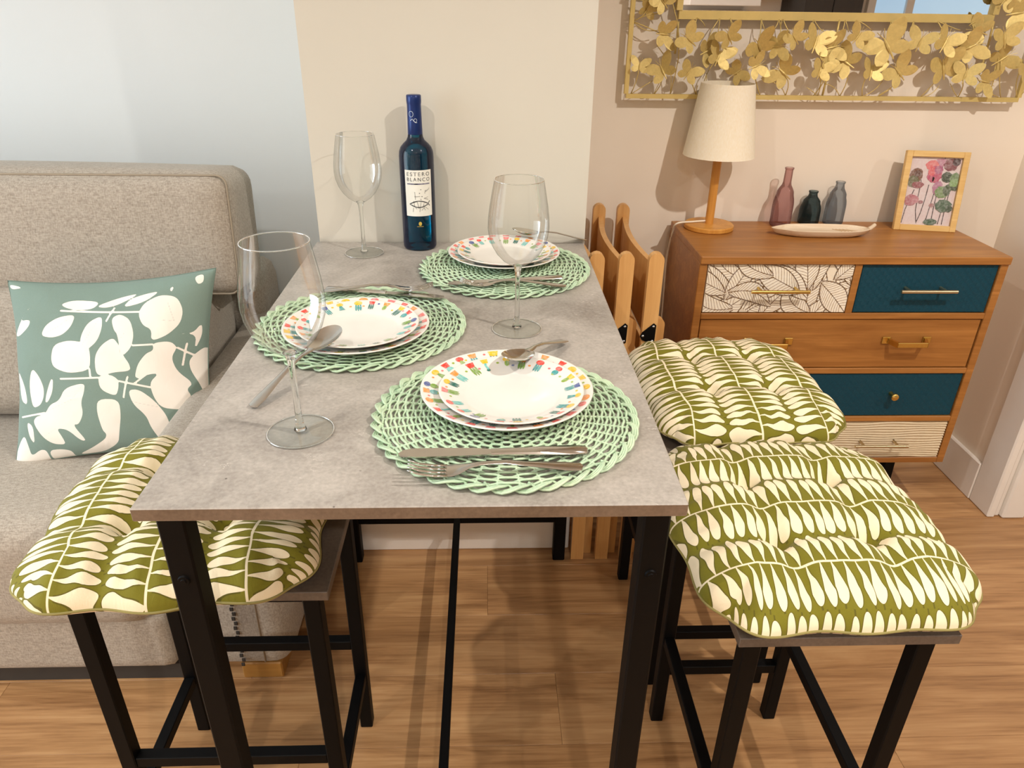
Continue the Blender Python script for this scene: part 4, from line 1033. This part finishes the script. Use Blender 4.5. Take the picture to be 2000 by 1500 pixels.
# leaf line print on the first drawer
def leaf_print():
    x0, x1, z0, z1 = L0+0.003, xm-0.0105, bots[0]+0.003, tops[0]-0.003
    W_, H_ = x1-x0, z1-z0; CR = lin((246, 236, 216)); GB = lin((116, 80, 26)); G2 = lin((142, 108, 66)); mb = MB(); r = random.Random(4); lay_ = 0
    def clip(poly):
        for ax, lim, sg in ((0, x0, 1), (0, x1, -1), (1, z0, 1), (1, z1, -1)):
            out = []
            for i in range(len(poly)):
                a, b = poly[i], poly[(i+1) % len(poly)]; da, db = (a[ax]-lim)*sg, (b[ax]-lim)*sg
                if da >= 0: out.append(a)
                if da*db < 0: t = da/(da-db); out.append((a[0]+(b[0]-a[0])*t, a[1]+(b[1]-a[1])*t))
            poly = out
            if len(poly) < 3: return None
        return poly
    def put(poly, ink, lift):
        p = clip(poly)
        if p: mb.poly(p, ink, lambda a, b: (a, 0.0038-lift, b))
    def rib(pts, w_, ink, lift):
        for a, b in zip(pts[:-1], pts[1:]):
            d = np.array(b)-np.array(a); L = np.hypot(*d)
            if L < 1e-6: continue
            nn = np.array([-d[1], d[0]])/L*w_/2; e = d/L*w_*0.3
            put([tuple(np.array(a)+nn-e), tuple(np.array(b)+nn+e), tuple(np.array(b)-nn+e), tuple(np.array(a)-nn-e)], ink, lift)
    spots = []
    for i in range(9):
        for j in range(4):
            spots.append((x0+W_*(i+0.5*(j % 2)+r.uniform(-.2, .2))/8.4, z0+H_*(j+r.uniform(-.2, .2))/3.0))
    r.shuffle(spots)
    for n_, (px, pz) in enumerate(spots):
        an = r.choice([0.6, 0.9, 2.2, 2.5, 1.5, -0.5, 3.6])+r.uniform(-.3, .3); Ln = r.uniform(0.11, 0.15); Wd = r.uniform(0.022, 0.034); cv = r.uniform(-.028, .028)
        ca, sa = math.cos(an), math.sin(an)
        mid = lambda s: (s*Ln, cv*math.sin(PI*s))
        def pt(s, t):
            a, b = mid(s); w_ = Wd*math.sin(PI*min(1, s*0.94+0.02))**0.75; a2, b2 = a+t*0.018*(-1)*abs(t)*0.2, b+t*w_
            a2 -= Ln*0.5; return (px+a2*ca-b2*sa, pz+a2*sa+b2*ca)
        K = 14; up_ = [pt(k/K, 1) for k in range(K+1)]; dn = [pt(k/K, -1) for k in range(K+1)]; md = [pt(k/K, 0) for k in range(K+1)]
        base = 0.00003*n_
        for k in range(K): put([up_[k], up_[k+1], md[k+1], md[k]], CR, base); put([md[k], md[k+1], dn[k+1], dn[k]], CR, base)
        for k in range(1, 15):
            s = k/15
            for t in (1, -1): rib([pt(max(0, s-0.16*(1-q)), t*q) for q in (0.02, 0.35, 0.7, 0.98)], 0.0012, G2, base+0.00001)
        rib(up_, 0.0027, GB, base+0.00002); rib(dn, 0.0027, GB, base+0.00002); rib(md, 0.0021, GB, base+0.00002)
    return mb.build('leaf_print', 'ink_paper', d_leaf)
leaf_print()
def local(px, py, y): p = ony(px, py, y); return np.array([p[0]-(cx0+cx1)/2, 0, p[2]])
def bar_handle(dr, pa, pb, mat):
    a = local(*pa, CY-0.028); b = local(*pb, CY-0.028); z = (a[2]+b[2])/2; y = -0.028
    h = MB().tube([(a[0], y, z), (b[0], y, z)], 0.0046, 12).build('handle', mat, dr, True, sharp=40)
    for s in (0.18, 0.82):
        x = a[0]+(b[0]-a[0])*s; MB().tube([(x, y+0.002, z), (x, 0.0042, z)], 0.0036, 10).build('post', mat, h, True, sharp=40)
bar_handle(d_leaf, (1468, 571), (1582, 570), 'brass')
bar_handle(d_t1, (1760, 572), (1871, 568), 'champagne')
bar_handle(d_r, (1670, 873), (1774, 871), 'champagne')
def bow_handle(dr, pa, pb):
    a = local(*pa, CY-0.03); b = local(*pb, CY-0.03); z = (a[2]+b[2])/2
    h = MB().cbox((a[0], -0.034, z-0.007), (b[0], -0.028, z+0.007), 0.0015).build('handle', 'brass', dr)
    for x, s in ((a[0], 1), (b[0], -1)):
        MB().add([(x, -0.034, z-0.007), (x+s*0.006, -0.028, z-0.007), (x+s*0.006, -0.028, z+0.007), (x, -0.034, z+0.007), (x-s*0.014, 0.0036, z-0.007), (x-s*0.007, 0.0036, z-0.007), (x-s*0.007, 0.0036, z+0.007), (x-s*0.014, 0.0036, z+0.007)],
                 [(0, 1, 2, 3), (4, 7, 6, 5), (0, 4, 5, 1), (1, 5, 6, 2), (2, 6, 7, 3), (3, 7, 4, 0)]).build('post', 'brass', h)
        MB().cbox((x-s*0.014-0.011, -0.0006, z-0.010), (x-s*0.014+0.011, 0.0038, z+0.010), 0.001).build('post', 'brass', h)
bow_handle(d_w, (1752, 675), (1812, 673)); bow_handle(d_w, (1478, 677), (1538, 676))
for px in (1749, 1490):
    a = local(px, 777, CY-0.022); k_ = MB().lathe([(0.0, 0.028), (0.008, 0.0275), (0.0105, 0.025), (0.0105, 0.021), (0.006, 0.018), (0.0045, 0.010), (0.0065, 0.0)], 24).build('knob', 'brass', d_t2, True, sharp=45)
    k_.rotation_euler = (PI/2, 0, 0); k_.location = (a[0], 0.0038, a[2])

# ------------------------------------------------------------------ table lamp on the chest
lb_ = onz(1377, 443, CZ); LX, LY = float(lb_[0])+0.006, float(lb_[1])-0.012
lp = thing('table_lamp', 'bamboo table lamp with cream fabric shade on the chest', 'lamp', (LX, LY, CZ+0.0003))
MB().lathe([(0.0, 0.0), (0.0655, 0.0), (0.0675, 0.002), (0.0675, 0.011), (0.0650, 0.0135), (0.0, 0.0138)], 48).build('base', 'bamboo', lp, True, sharp=40)
MB().lathe([(0.0, 0.0135), (0.0115, 0.0135), (0.0115, 0.26), (0.0, 0.262)], 20).build('pole', 'bamboo', lp, True, sharp=40)
s0 = float(ony(1395, 303, LY)[2])-CZ; s1 = float(ony(1400, 162, LY)[2])-CZ
rb = float(ony(1462, 300, LY)[0]-ony(1325, 300, LY)[0])/2; rt = float(ony(1452, 165, LY)[0]-ony(1349, 165, LY)[0])/2
MB().lathe([(rb, s0), (rb-0.001, s0+0.002), (rt, s1), (rt-0.0018, s1), (rb-0.0028, s0+0.002), (rb-0.0015, s0), (rb, s0)], 64).build('lamp_shade', 'lamp_shade', lp, True, sharp=50)
rg = MB(); rg.tube([(rt*math.cos(2*PI*i/40)*0.985, rt*math.sin(2*PI*i/40)*0.985, s1-0.012) for i in range(40)], 0.0012, 5, closed=True)
for i in range(3): a = 2*PI*i/3; rg.tube([(0, 0, s1-0.025), (rt*0.985*math.cos(a), rt*0.985*math.sin(a), s1-0.012)], 0.0012, 5)
rg.build('shade_ring', 'cord', lp, True)
MB().lathe([(0.0, 0.262), (0.012, 0.262), (0.012, 0.285), (0.0, 0.285)], 16).build('socket', 'cord', lp, True, sharp=40)
def bez(pts, n=12):
    pts = [np.array(p, float) for p in pts]; out = []
    P = [pts[0]]+pts+[pts[-1]]
    for i in range(1, len(P)-2):
        for k in range(n):
            t = k/n; a, b, c, d = P[i-1], P[i], P[i+1], P[i+2]
            out.append(0.5*((2*b)+(-a+c)*t+(2*a-5*b+4*c-d)*t*t+(-a+3*b-3*c+d)*t**3))
    out.append(pts[-1]); return out
cpts = [(-0.0115, 0.0, 0.020), (-0.045, 0.0, 0.0175)]
for px, py, xx in ((1322, 437, cx0-0.004), (1313, 455, cx0-0.007), (1303, 500, cx0-0.008), (1297, 560, cx0-0.009), (1290, 640, cx0-0.010)):
    p = onx(px, py, xx); cpts.append((p[0]-LX, p[1]-LY, p[2]-CZ))
cpts.append((cx0-0.012-LX, 0.02, -0.5))
MB().tube(bez(cpts), 0.0026, 8).build('power_cord', 'cord', lp, True)

# ------------------------------------------------------------------ vases, tray, picture on the chest
MT['vase_pink'] = thin_glass('mauve_glass', (0.80, 0.63, 0.63, 1), 0.6, 0.06, lin((150, 96, 100)), (0.42, 0.26, 0.30, 1))
MT['vase_dark'] = thin_glass('smoky_teal_glass', (0.34, 0.42, 0.44, 1), 0.6, 0.15, lin((26, 44, 50)), (0.06, 0.09, 0.11, 1))
MT['vase_grey'] = thin_glass('grey_blue_glass', (0.70, 0.74, 0.78, 1), 0.6, 0.08, lin((110, 120, 136)), (0.30, 0.34, 0.40, 1))
def vase(label, px, mat, hgt, r, rn, zs_):
    p = onz(px[0], px[1], CZ); y = min(float(p[1]), WY-r-0.004)
    t = thing('bottle_vase', label, 'vase', (float(p[0]), y, CZ+0.0003), 0, 'small glass vases on the chest')
    MB().lathe([(0.0, 0.003), (r*0.9, 0.0), (r, 0.004), (r, zs_*0.55), (r*0.985, zs_*0.66), (r*0.93, zs_*0.77), (r*0.82, zs_*0.88), ((r*0.66+rn*0.34), zs_*0.98), ((r*0.42+rn*0.58), zs_*1.07), (rn*1.2, zs_*1.16), (rn*1.05, zs_*1.24), (rn, hgt-0.004)], 40).build('body', mat, t, True)
    MB().lathe([(rn, hgt-0.005), (rn*1.15, hgt-0.004), (rn*1.18, hgt), (rn*0.9, hgt)], 32).build('lip', mat, t, True)
    return t
vase('tall mauve glass bottle vase, leftmost of the three', (1522, 440), 'vase_pink', 0.160, 0.0285, 0.0105, 0.098)
vase('short dark smoky glass bottle vase, middle of the three', (1577, 436), 'vase_dark', 0.092, 0.029, 0.0112, 0.066)
vase('medium grey glass bottle vase, rightmost of the three', (1625, 436), 'vase_grey', 0.118, 0.0275, 0.0112, 0.086)
def tray():
    a = onz(1503, 447, CZ+0.012); b = onz(1694, 449, CZ+0.012); c = (a+b)/2; L = float(np.linalg.norm(b[:2]-a[:2]))/2
    t = thing('wooden_tray', 'long whitewashed wooden leaf-shaped tray with a stalk handle', 'tray', (float(c[0]), float(c[1])-0.012, CZ+0.0003), math.atan2(b[1]-a[1], b[0]-a[0]))
    def ring(k, z, n=40):
        out = []
        for i in range(n):
            an = 2*PI*i/n; x = math.cos(an); yv = math.sin(an)
            xx = L*k*math.copysign(abs(x)**0.85, x); tipf = 1-0.55*max(0, -x-0.55)/0.45-0.25*max(0, x-0.7)/0.3
            out.append((xx, 0.042*(k*0.6+0.4 if k < 1 else 1)*math.copysign(abs(yv)**0.8, yv)*tipf*(k if k < 1 else 1), z))
        return out
    rings = [ring(0.78, 0.0), ring(0.93, 0.007), ring(1.0, 0.019), ring(0.97, 0.020), ring(0.90, 0.0125), ring(0.70, 0.0100)]
    n = 40; m = MB(); vs = [v for r_ in rings for v in r_]; fs = []
    for k in range(len(rings)-1):
        for i in range(n): j = (i+1) % n; fs.append((k*n+i, k*n+j, (k+1)*n+j, (k+1)*n+i))
    fs.append(tuple(range(n))[::-1]); fs.append(tuple(range((len(rings)-1)*n, len(rings)*n))); m.add(vs, fs)
    m.build('dish', 'whitewash', t, True, sharp=50)
    MB().tube([(L*0.97, 0, 0.0165), (L*1.05, 0.006, 0.020), (L*1.13, 0.012, 0.026)], lambda s: 0.0062-0.0012*s, 8).build('stalk', 'whitewash', t, True, sharp=60)
    vn = MB(); 
    for s in range(6):
        x = L*(0.45+0.07*s); vn.tube([(x, 0.0, 0.0104), (x-0.02, 0.020, 0.0106)], 0.0008, 4); vn.tube([(x, 0.0, 0.0104), (x-0.02, -0.020, 0.0106)], 0.0008, 4)
    vn.build('carved_veins', 'tray_vein', t)
MT['tray_vein'] = plain('tray_vein', (200, 168, 128), 0.7)
tray()
def picture():
    a = onz(1748, 448, CZ); b = onz(1862, 455, CZ); rz = math.atan2(b[1]-a[1], b[0]-a[0])*0.8; Wd = 0.163; Ht = 0.213
    c = (a+b)/2
    t = thing('picture_frame', 'small light wood picture frame with pink and green botanical print', 'picture', (float(c[0]), float(c[1]), CZ+0.0003), rz)
    tilt = math.radians(-11)
    def put(o): o.rotation_euler = (tilt, 0, 0); o.location = (0, 0.0, 0.0); return o
    f = 0.016
    for nm, lo, hi in (('side_rail', (-Wd/2, 0, 0), (-Wd/2+f, 0.016, Ht)), ('side_rail', (Wd/2-f, 0, 0), (Wd/2, 0.016, Ht)), ('bottom_rail', (-Wd/2+f, 0, 0), (Wd/2-f, 0.016, f)), ('top_rail', (-Wd/2+f, 0, Ht-f), (Wd/2-f, 0.016, Ht))):
        put(MB().cbox(lo, hi, 0.0012).build(nm, 'pine', t))
    put(MB().box((-Wd/2+0.004, 0.013, 0.004), (Wd/2-0.004, 0.0158, Ht-0.004)).build('backboard', 'gap_dark', t))
    m = MB(); x0, x1, z0, z1 = -Wd/2+f, Wd/2-f, f, Ht-f; W_, H_ = x1-x0, z1-z0; lift = [0.009]
    fr = lambda u, v: (x0+u*W_, lift[0], z0+v*H_)
    m.poly([(0, 0), (1, 0), (1, 1), (0, 1)], lin((236, 216, 214)), fr)
    r = random.Random(5)
    def blob(u, v, ru, rv, c, jag=0.12):
        lift[0] -= 0.00006; K = 20; m.poly([(min(0.995, max(0.005, u+ru*(1+r.uniform(-jag, jag))*math.cos(2*PI*k/K))), min(0.995, max(0.005, v+rv*(1+r.uniform(-jag, jag))*math.sin(2*PI*k/K)))) for k in range(K)], lin(c), fr)
    def stem(pts, c=(84, 62, 62), wd=0.018):
        lift[0] -= 0.00006; m.ribbon(pts, wd, lin(c), fr)
    stem([(0.03, 0.02), (0.06, 0.22), (0.12, 0.40), (0.17, 0.52)]); stem([(0.33, 0.02), (0.27, 0.22), (0.27, 0.42), (0.28, 0.62), (0.24, 0.75)])
    stem([(0.33, 0.04), (0.38, 0.18), (0.42, 0.40), (0.44, 0.60)]); stem([(0.50, 0.02), (0.53, 0.2), (0.57, 0.45), (0.62, 0.72), (0.66, 1.0)]); stem([(0.62, 0.02), (0.62, 0.3), (0.64, 0.55)])
    stem([(0.76, 0.02), (0.79, 0.25), (0.83, 0.55)]); stem([(0.84, 0.02), (0.85, 0.3), (0.88, 0.6)])
    blob(0.60, 0.93, 0.14, 0.06, (206, 150, 168)); blob(0.44, 0.88, 0.13, 0.08, (236, 132, 132)); blob(0.80, 0.90, 0.14, 0.09, (146, 92, 96)); blob(0.90, 0.94, 0.08, 0.05, (92, 70, 70))
    blob(0.52, 0.75, 0.15, 0.12, (202, 96, 122)); blob(0.45, 0.80, 0.08, 0.07, (232, 110, 116)); blob(0.58, 0.82, 0.08, 0.06, (186, 110, 140)); blob(0.62, 0.56, 0.10, 0.10, (196, 136, 162))
    blob(0.16, 0.73, 0.13, 0.11, (134, 92, 74)); blob(0.12, 0.64, 0.12, 0.09, (120, 116, 84)); blob(0.22, 0.59, 0.12, 0.05, (160, 92, 96)); blob(0.18, 0.76, 0.07, 0.05, (112, 78, 66))
    blob(0.13, 0.36, 0.13, 0.09, (190, 118, 126)); blob(0.22, 0.37, 0.08, 0.06, (206, 140, 148)); blob(0.34, 0.34, 0.05, 0.025, (178, 120, 124)); blob(0.57, 0.30, 0.05, 0.03, (180, 130, 130))
    blob(0.76, 0.72, 0.10, 0.08, (84, 92, 74)); blob(0.93, 0.70, 0.10, 0.09, (126, 150, 106)); blob(0.95, 0.60, 0.10, 0.08, (96, 106, 84)); blob(0.92, 0.64, 0.09, 0.06, (150, 182, 124)); 
    blob(0.72, 0.50, 0.14, 0.09, (132, 156, 104)); blob(0.81, 0.53, 0.08, 0.08, (92, 106, 78)); blob(0.80, 0.30, 0.16, 0.095, (98, 118, 96)); blob(0.92, 0.26, 0.07, 0.05, (84, 98, 82)); blob(0.60, 0.05, 0.13, 0.05, (80, 104, 82))
    put(m.build('botanical_print', 'ink_paper', t))
    MT['pane_clear'] = thin_glass('picture_glass', (0.99, 0.99, 0.99, 1), 0.35)
    put(MB().box((x0, 0.0035, z0), (x1, 0.0045, z1)).build('glass_pane', 'pane_clear', t))
    st_ = MB().bar((0, 0.016, 0.15), (0, 0.085, 0.031), 0.03, 0.003, (1, 0, 0)).build('stand', 'gap_dark', t)
    st_.rotation_euler = (tilt, 0, 0)
picture()

# ------------------------------------------------------------------ butterfly mirror
MY = WY-0.030
MX0 = float(ony(1222, 188, MY)[0]); MX1 = float(ony(1987, 195, MY)[0]); MZ0 = float(ony(1600, 191, MY)[2])
IX0 = float(ony(1326, 28, MY)[0]); IX1 = float(ony(1940, 40, MY)[0]); IZ0 = float(ony(1640, 33, MY)[2])
mh = (IX1-IX0)*0.72; IZ1 = IZ0+mh; MZ1 = IZ1+(IZ0-MZ0); mcx = (MX0+MX1)/2
mr = thing('wall_mirror', 'rectangular wall mirror in a wide gold frame of metal butterflies', 'mirror', (mcx, MY, MZ0))
lz = lambda x, z: (x-mcx, z-MZ0)
def rodp(name, a, b, w_=0.011, d=0.011, y=0.0):
    (ax, az), (bx, bz) = lz(*a), lz(*b); MB().bar((ax, y, az), (bx, y, bz), w_, d).build(name, 'gold', mr)
for a, b in (((MX0, MZ0), (MX1, MZ0)), ((MX0, MZ1), (MX1, MZ1))): rodp('outer_bar', a, b)
for a, b in (((MX0, MZ0+0.0056), (MX0, MZ1-0.0056)), ((MX1, MZ0+0.0056), (MX1, MZ1-0.0056))): rodp('outer_bar', a, b)
for a, b in (((IX0, IZ0), (IX1, IZ0)), ((IX0, IZ1), (IX1, IZ1))): rodp('inner_bar', a, b, 0.015, 0.02, 0.006)
for a, b in (((IX0, IZ0+0.0101), (IX0, IZ1-0.0101)), ((IX1, IZ0+0.0101), (IX1, IZ1-0.0101))): rodp('inner_bar', a, b, 0.015, 0.02, 0.006)
x0_, z0_ = lz(IX0, IZ0); x1_, z1_ = lz(IX1, IZ1)
MB().box((x0_+0.006, 0.008, z0_+0.006), (x1_-0.006, 0.012, z1_-0.006)).build('mirror_glass', 'mirror', mr)
def wire(a, b, bow=0.0, r=0.0014, y0=0.0, y1=-0.004, name='wire'):
    (ax, az), (bx, bz) = lz(*a), lz(*b); d = np.array([bx-ax, bz-az]); nn = np.array([-d[1], d[0]])
    pts = [(ax+d[0]*s+nn[0]*bow*math.sin(PI*s), y0+(y1-y0)*s-0.004*math.sin(PI*s), az+d[1]*s+nn[1]*bow*math.sin(PI*s)) for s in [k/6 for k in range(7)]]
    return MB().tube(pts, r, 5).build(name, 'gold', mr, True)
def PM(px, py): p = ony(px, py, MY); return (float(p[0]), float(p[2]))
for a, b in ((PM(1640, 38), PM(1606, 186)), (PM(1325, 42), PM(1318, 105)), (PM(1941, 42), PM(1912, 145))): wire(a, b, 0, 0.0030, 0, 0, 'support_rod')
def bf_mesh(kind, seed):
    r = random.Random(seed); mb = MB(); fold = 0.45+r.uniform(-.15, .35)
    def lobe(ax, ay, ln, wd, sc):
        K = 14; pts = []
        for k in range(K+1):
            s = k/K; w_ = wd*math.sin(PI*min(1, s**1.15))**0.62
            pts.append((s, w_))
        out = []
        for s, w_ in pts: out.append((s*ln, w_*(1+(0.07*math.sin(s*60) if sc and s > 0.6 else 0))))
        for s, w_ in pts[::-1][1:-1]: out.append((s*ln, -w_*0.9))
        d = np.array([ax, ay])/math.hypot(ax, ay); n_ = np.array([-d[1], d[0]]); vs = []
        for a, b in out:
            p = d*a+n_*b; y = -abs(p[0])*math.tan(fold)*0.55-(a/ln)**2*0.10*r.choice([1, 1])*abs(p[0])
            vs.append((p[0], y, p[1]))
        n = len(vs); mb.add(vs+[(x, y+0.012, z) for x, y, z in vs], [tuple(range(n)), tuple(range(n, 2*n))[::-1]]+[(i, n+i, n+(i+1) % n, (i+1) % n) for i in range(n)])
    for s in (-1, 1):
        lobe(s*0.72, 0.62, 0.62+r.uniform(-.05, .05), 0.19, kind == 1); lobe(s*0.80, -0.45, 0.46+r.uniform(-.04, .04), 0.155, kind == 1)
    mb.tube([(0, -0.008, -0.28), (0, -0.03, 0), (0, -0.012, 0.24)], lambda t: 0.028*math.sin(PI*(0.1+0.8*t))+0.008, 6)
    mb.tube([(0.01, -0.02, 0.22), (0.08, -0.06, 0.42)], 0.008, 4); mb.tube([(-0.01, -0.02, 0.22), (-0.08, -0.06, 0.42)], 0.008, 4)
    o = mb.build('butterfly', 'gold', mr); return o
protos = [bf_mesh(i % 2, 40+i) for i in range(5)]
BF = [(1262, 18, 52, 20), (1292, 4, 56, -40), (1290, 66, 62, 95), (1247, 130, 46, 10), (1292, 138, 66, -35), (1342, 78, 64, -50), (1377, 100, 70, 70), (1340, 142, 56, 30), (1418, 72, 60, -30),
      (1400, 112, 66, 20), (1478, 92, 78, -40), (1468, 128, 58, 70), (1436, 142, 56, 50), (1512, 90, 60, 80), (1544, 74, 56, -40), (1528, 142, 74, -50), (1586, 84, 76, 20), (1592, 138, 58, 15), (1622, 92, 64, 75), (1612, 118, 50, -10),
      (1664, 72, 54, 30), (1650, 122, 72, -60), (1694, 140, 64, 10), (1724, 92, 96, -35), (1752, 142, 74, -45), (1788, 84, 64, 15), (1832, 84, 72, 25), (1838, 134, 84, -20), (1884, 92, 72, 60), (1872, 146, 62, 5),
      (1908, 62, 64, -70), (1914, 158, 60, 100), (1948, 76, 66, -15), (1950, 116, 74, 50), (1976, 26, 74, 80), (1988, 132, 70, -40), (1958, 0, 60, 30), (1300, -28, 60, 60), (1265, -45, 60, 10), (1975, -40, 66, 20)]
rr_ = random.Random(2); used = set()
for i, (px, py, sz, rot) in enumerate(BF):
    k = i % 5; o = protos[k] if k not in used else protos[k].copy()
    if k in used: COL.objects.link(o); o.parent = mr
    used.add(k)
    x, z = PM(px, py); s = sz/730*0.86; lx, lzz = lz(x, z)
    o.location = (lx, -0.010-0.010*(i % 3), lzz); o.scale = (s, s*0.9, s); o.rotation_euler = (math.radians(rr_.uniform(-22, 22)), math.radians(rot), math.radians(rr_.uniform(-28, 28)))
    up_ = py < 105
    if 1330 < px < 1935 and up_: e = (x+rr_.uniform(-.03, .03), IZ0-0.006)
    elif px < 1300 and up_: e = (MX0+0.004, z+rr_.uniform(-.03, .03))
    elif px > 1950 and up_: e = (MX1-0.004, z+rr_.uniform(-.03, .03))
    else: e = (x+rr_.uniform(-.04, .04), MZ0+0.004)
    wire(e, (x, z), rr_.uniform(-.15, .15), 0.0014, 0.0, -0.012)
    wire(e, (x+rr_.uniform(-.05, .05), (z+e[1])/2+rr_.uniform(-.01, .01)), rr_.uniform(-.15, .15), 0.0011, 0.0, -0.006)
for z in (MZ0+0.0, MZ1):
    for x in (MX0+0.2, MX1-0.2):
        a, b = lz(x, z); MB().cbox((a-0.006, 0.0055, b-0.004), (a+0.006, 0.029, b+0.004), 0.001).build('wall_spacer', 'gold', mr)

# ------------------------------------------------------------------ folded chairs beside the chest
def make_chair():
    t = thing('folding_chair', 'x', 'chair', (0, 0, 0), 0, 'folded wooden chairs by the wall')
    y0, y1, Zt = -0.05, 0.395, 0.872
    def post(y, x, z0, z1, w_=0.034, d=0.020, name='post'):
        # flat stile with rounded top, wide in x
        pl = [(-w_/2, z0), (w_/2, z0), (w_/2, z1-w_/2)]+[(w_/2*math.cos(a), z1-w_/2+w_/2*math.sin(a)) for a in [PI*k/8 for k in range(1, 8)]]+[(-w_/2, z1-w_/2)]
        m = MB().prism(pl, d, lambda a, b, c: (x+a, y+c-d/2, b)); return fix_normals(m.build(name, 'beech', t))
    for y in (y0, y1): post(y, 0.0, 0.0005, Zt)
    for y in (y0+0.026, y1-0.026): post(y, 0.026, 0.0005, 0.705, 0.030, 0.020, 'leg')
    # bent top rail
    m = MB(); n = 16; vs = []; fs = []
    for i in range(n+1):
        s = i/n; y = y0+0.010+(y1-y0-0.02)*s; bx = -0.018*math.sin(PI*s)-0.002
        for dx, z in ((0, 0.700), (0.013, 0.700), (0.013, 0.838), (0, 0.838)): vs.append((bx+dx, y, z))
    for i in range(n):
        for k in range(4): fs.append((i*4+k, i*4+(k+1) % 4, (i+1)*4+(k+1) % 4, (i+1)*4+k))
    fs += [(0, 3, 2, 1), (n*4, n*4+1, n*4+2, n*4+3)]; fix_normals(m.add(vs, fs).build('backrest', 'beech', t, False))
    for z in (0.30, 0.37, 0.44, 0.51, 0.58, 0.65): MB().cbox((0.012, y0+0.037, z-0.024), (0.024, y1-0.037, z+0.024), 0.002).build('seat_slat', 'beech', t)
    MB().tube([(0.026, y0+0.036, 0.16), (0.026, y1-0.036, 0.16)], 0.009, 10).build('rung', 'beech', t, True)
    for y, sg in ((y0-0.0108, -1), (y1+0.0108, 1)):
        tri = [(-0.022, 0.672), (-0.018, 0.664), (0.006, 0.652), (0.013, 0.656), (0.014, 0.700), (0.008, 0.705), (-0.018, 0.682)]
        b = MB().prism(tri, 0.0016*sg, lambda a, z, c: (a, y+c, z)); b = fix_normals(b.build('hinge_bracket', 'black_metal', t))
        for a, z in ((-0.015, 0.673), (0.008, 0.660), (0.008, 0.697)):
            k = MB().lathe([(0.0, 0.0022), (0.002, 0.0018), (0.0032, 0.0)], 10).build('rivet', 'rivet', b, True); k.rotation_euler = (PI/2 if sg < 0 else -PI/2, 0, 0); k.location = (a, y+0.0016*sg, z)
    return t
c0 = make_chair(); c0.location = (0.327, 0.0, 0); c0['label'] = 'folded beech chair partly hidden behind the table corner, next to the column'
dup(c0, (0.394, 0.0, 0), 0, 'folded beech chair in the middle of the three by the wall')
dup(c0, (0.461, 0.0, 0), 0, 'folded beech chair closest to the chest of drawers')
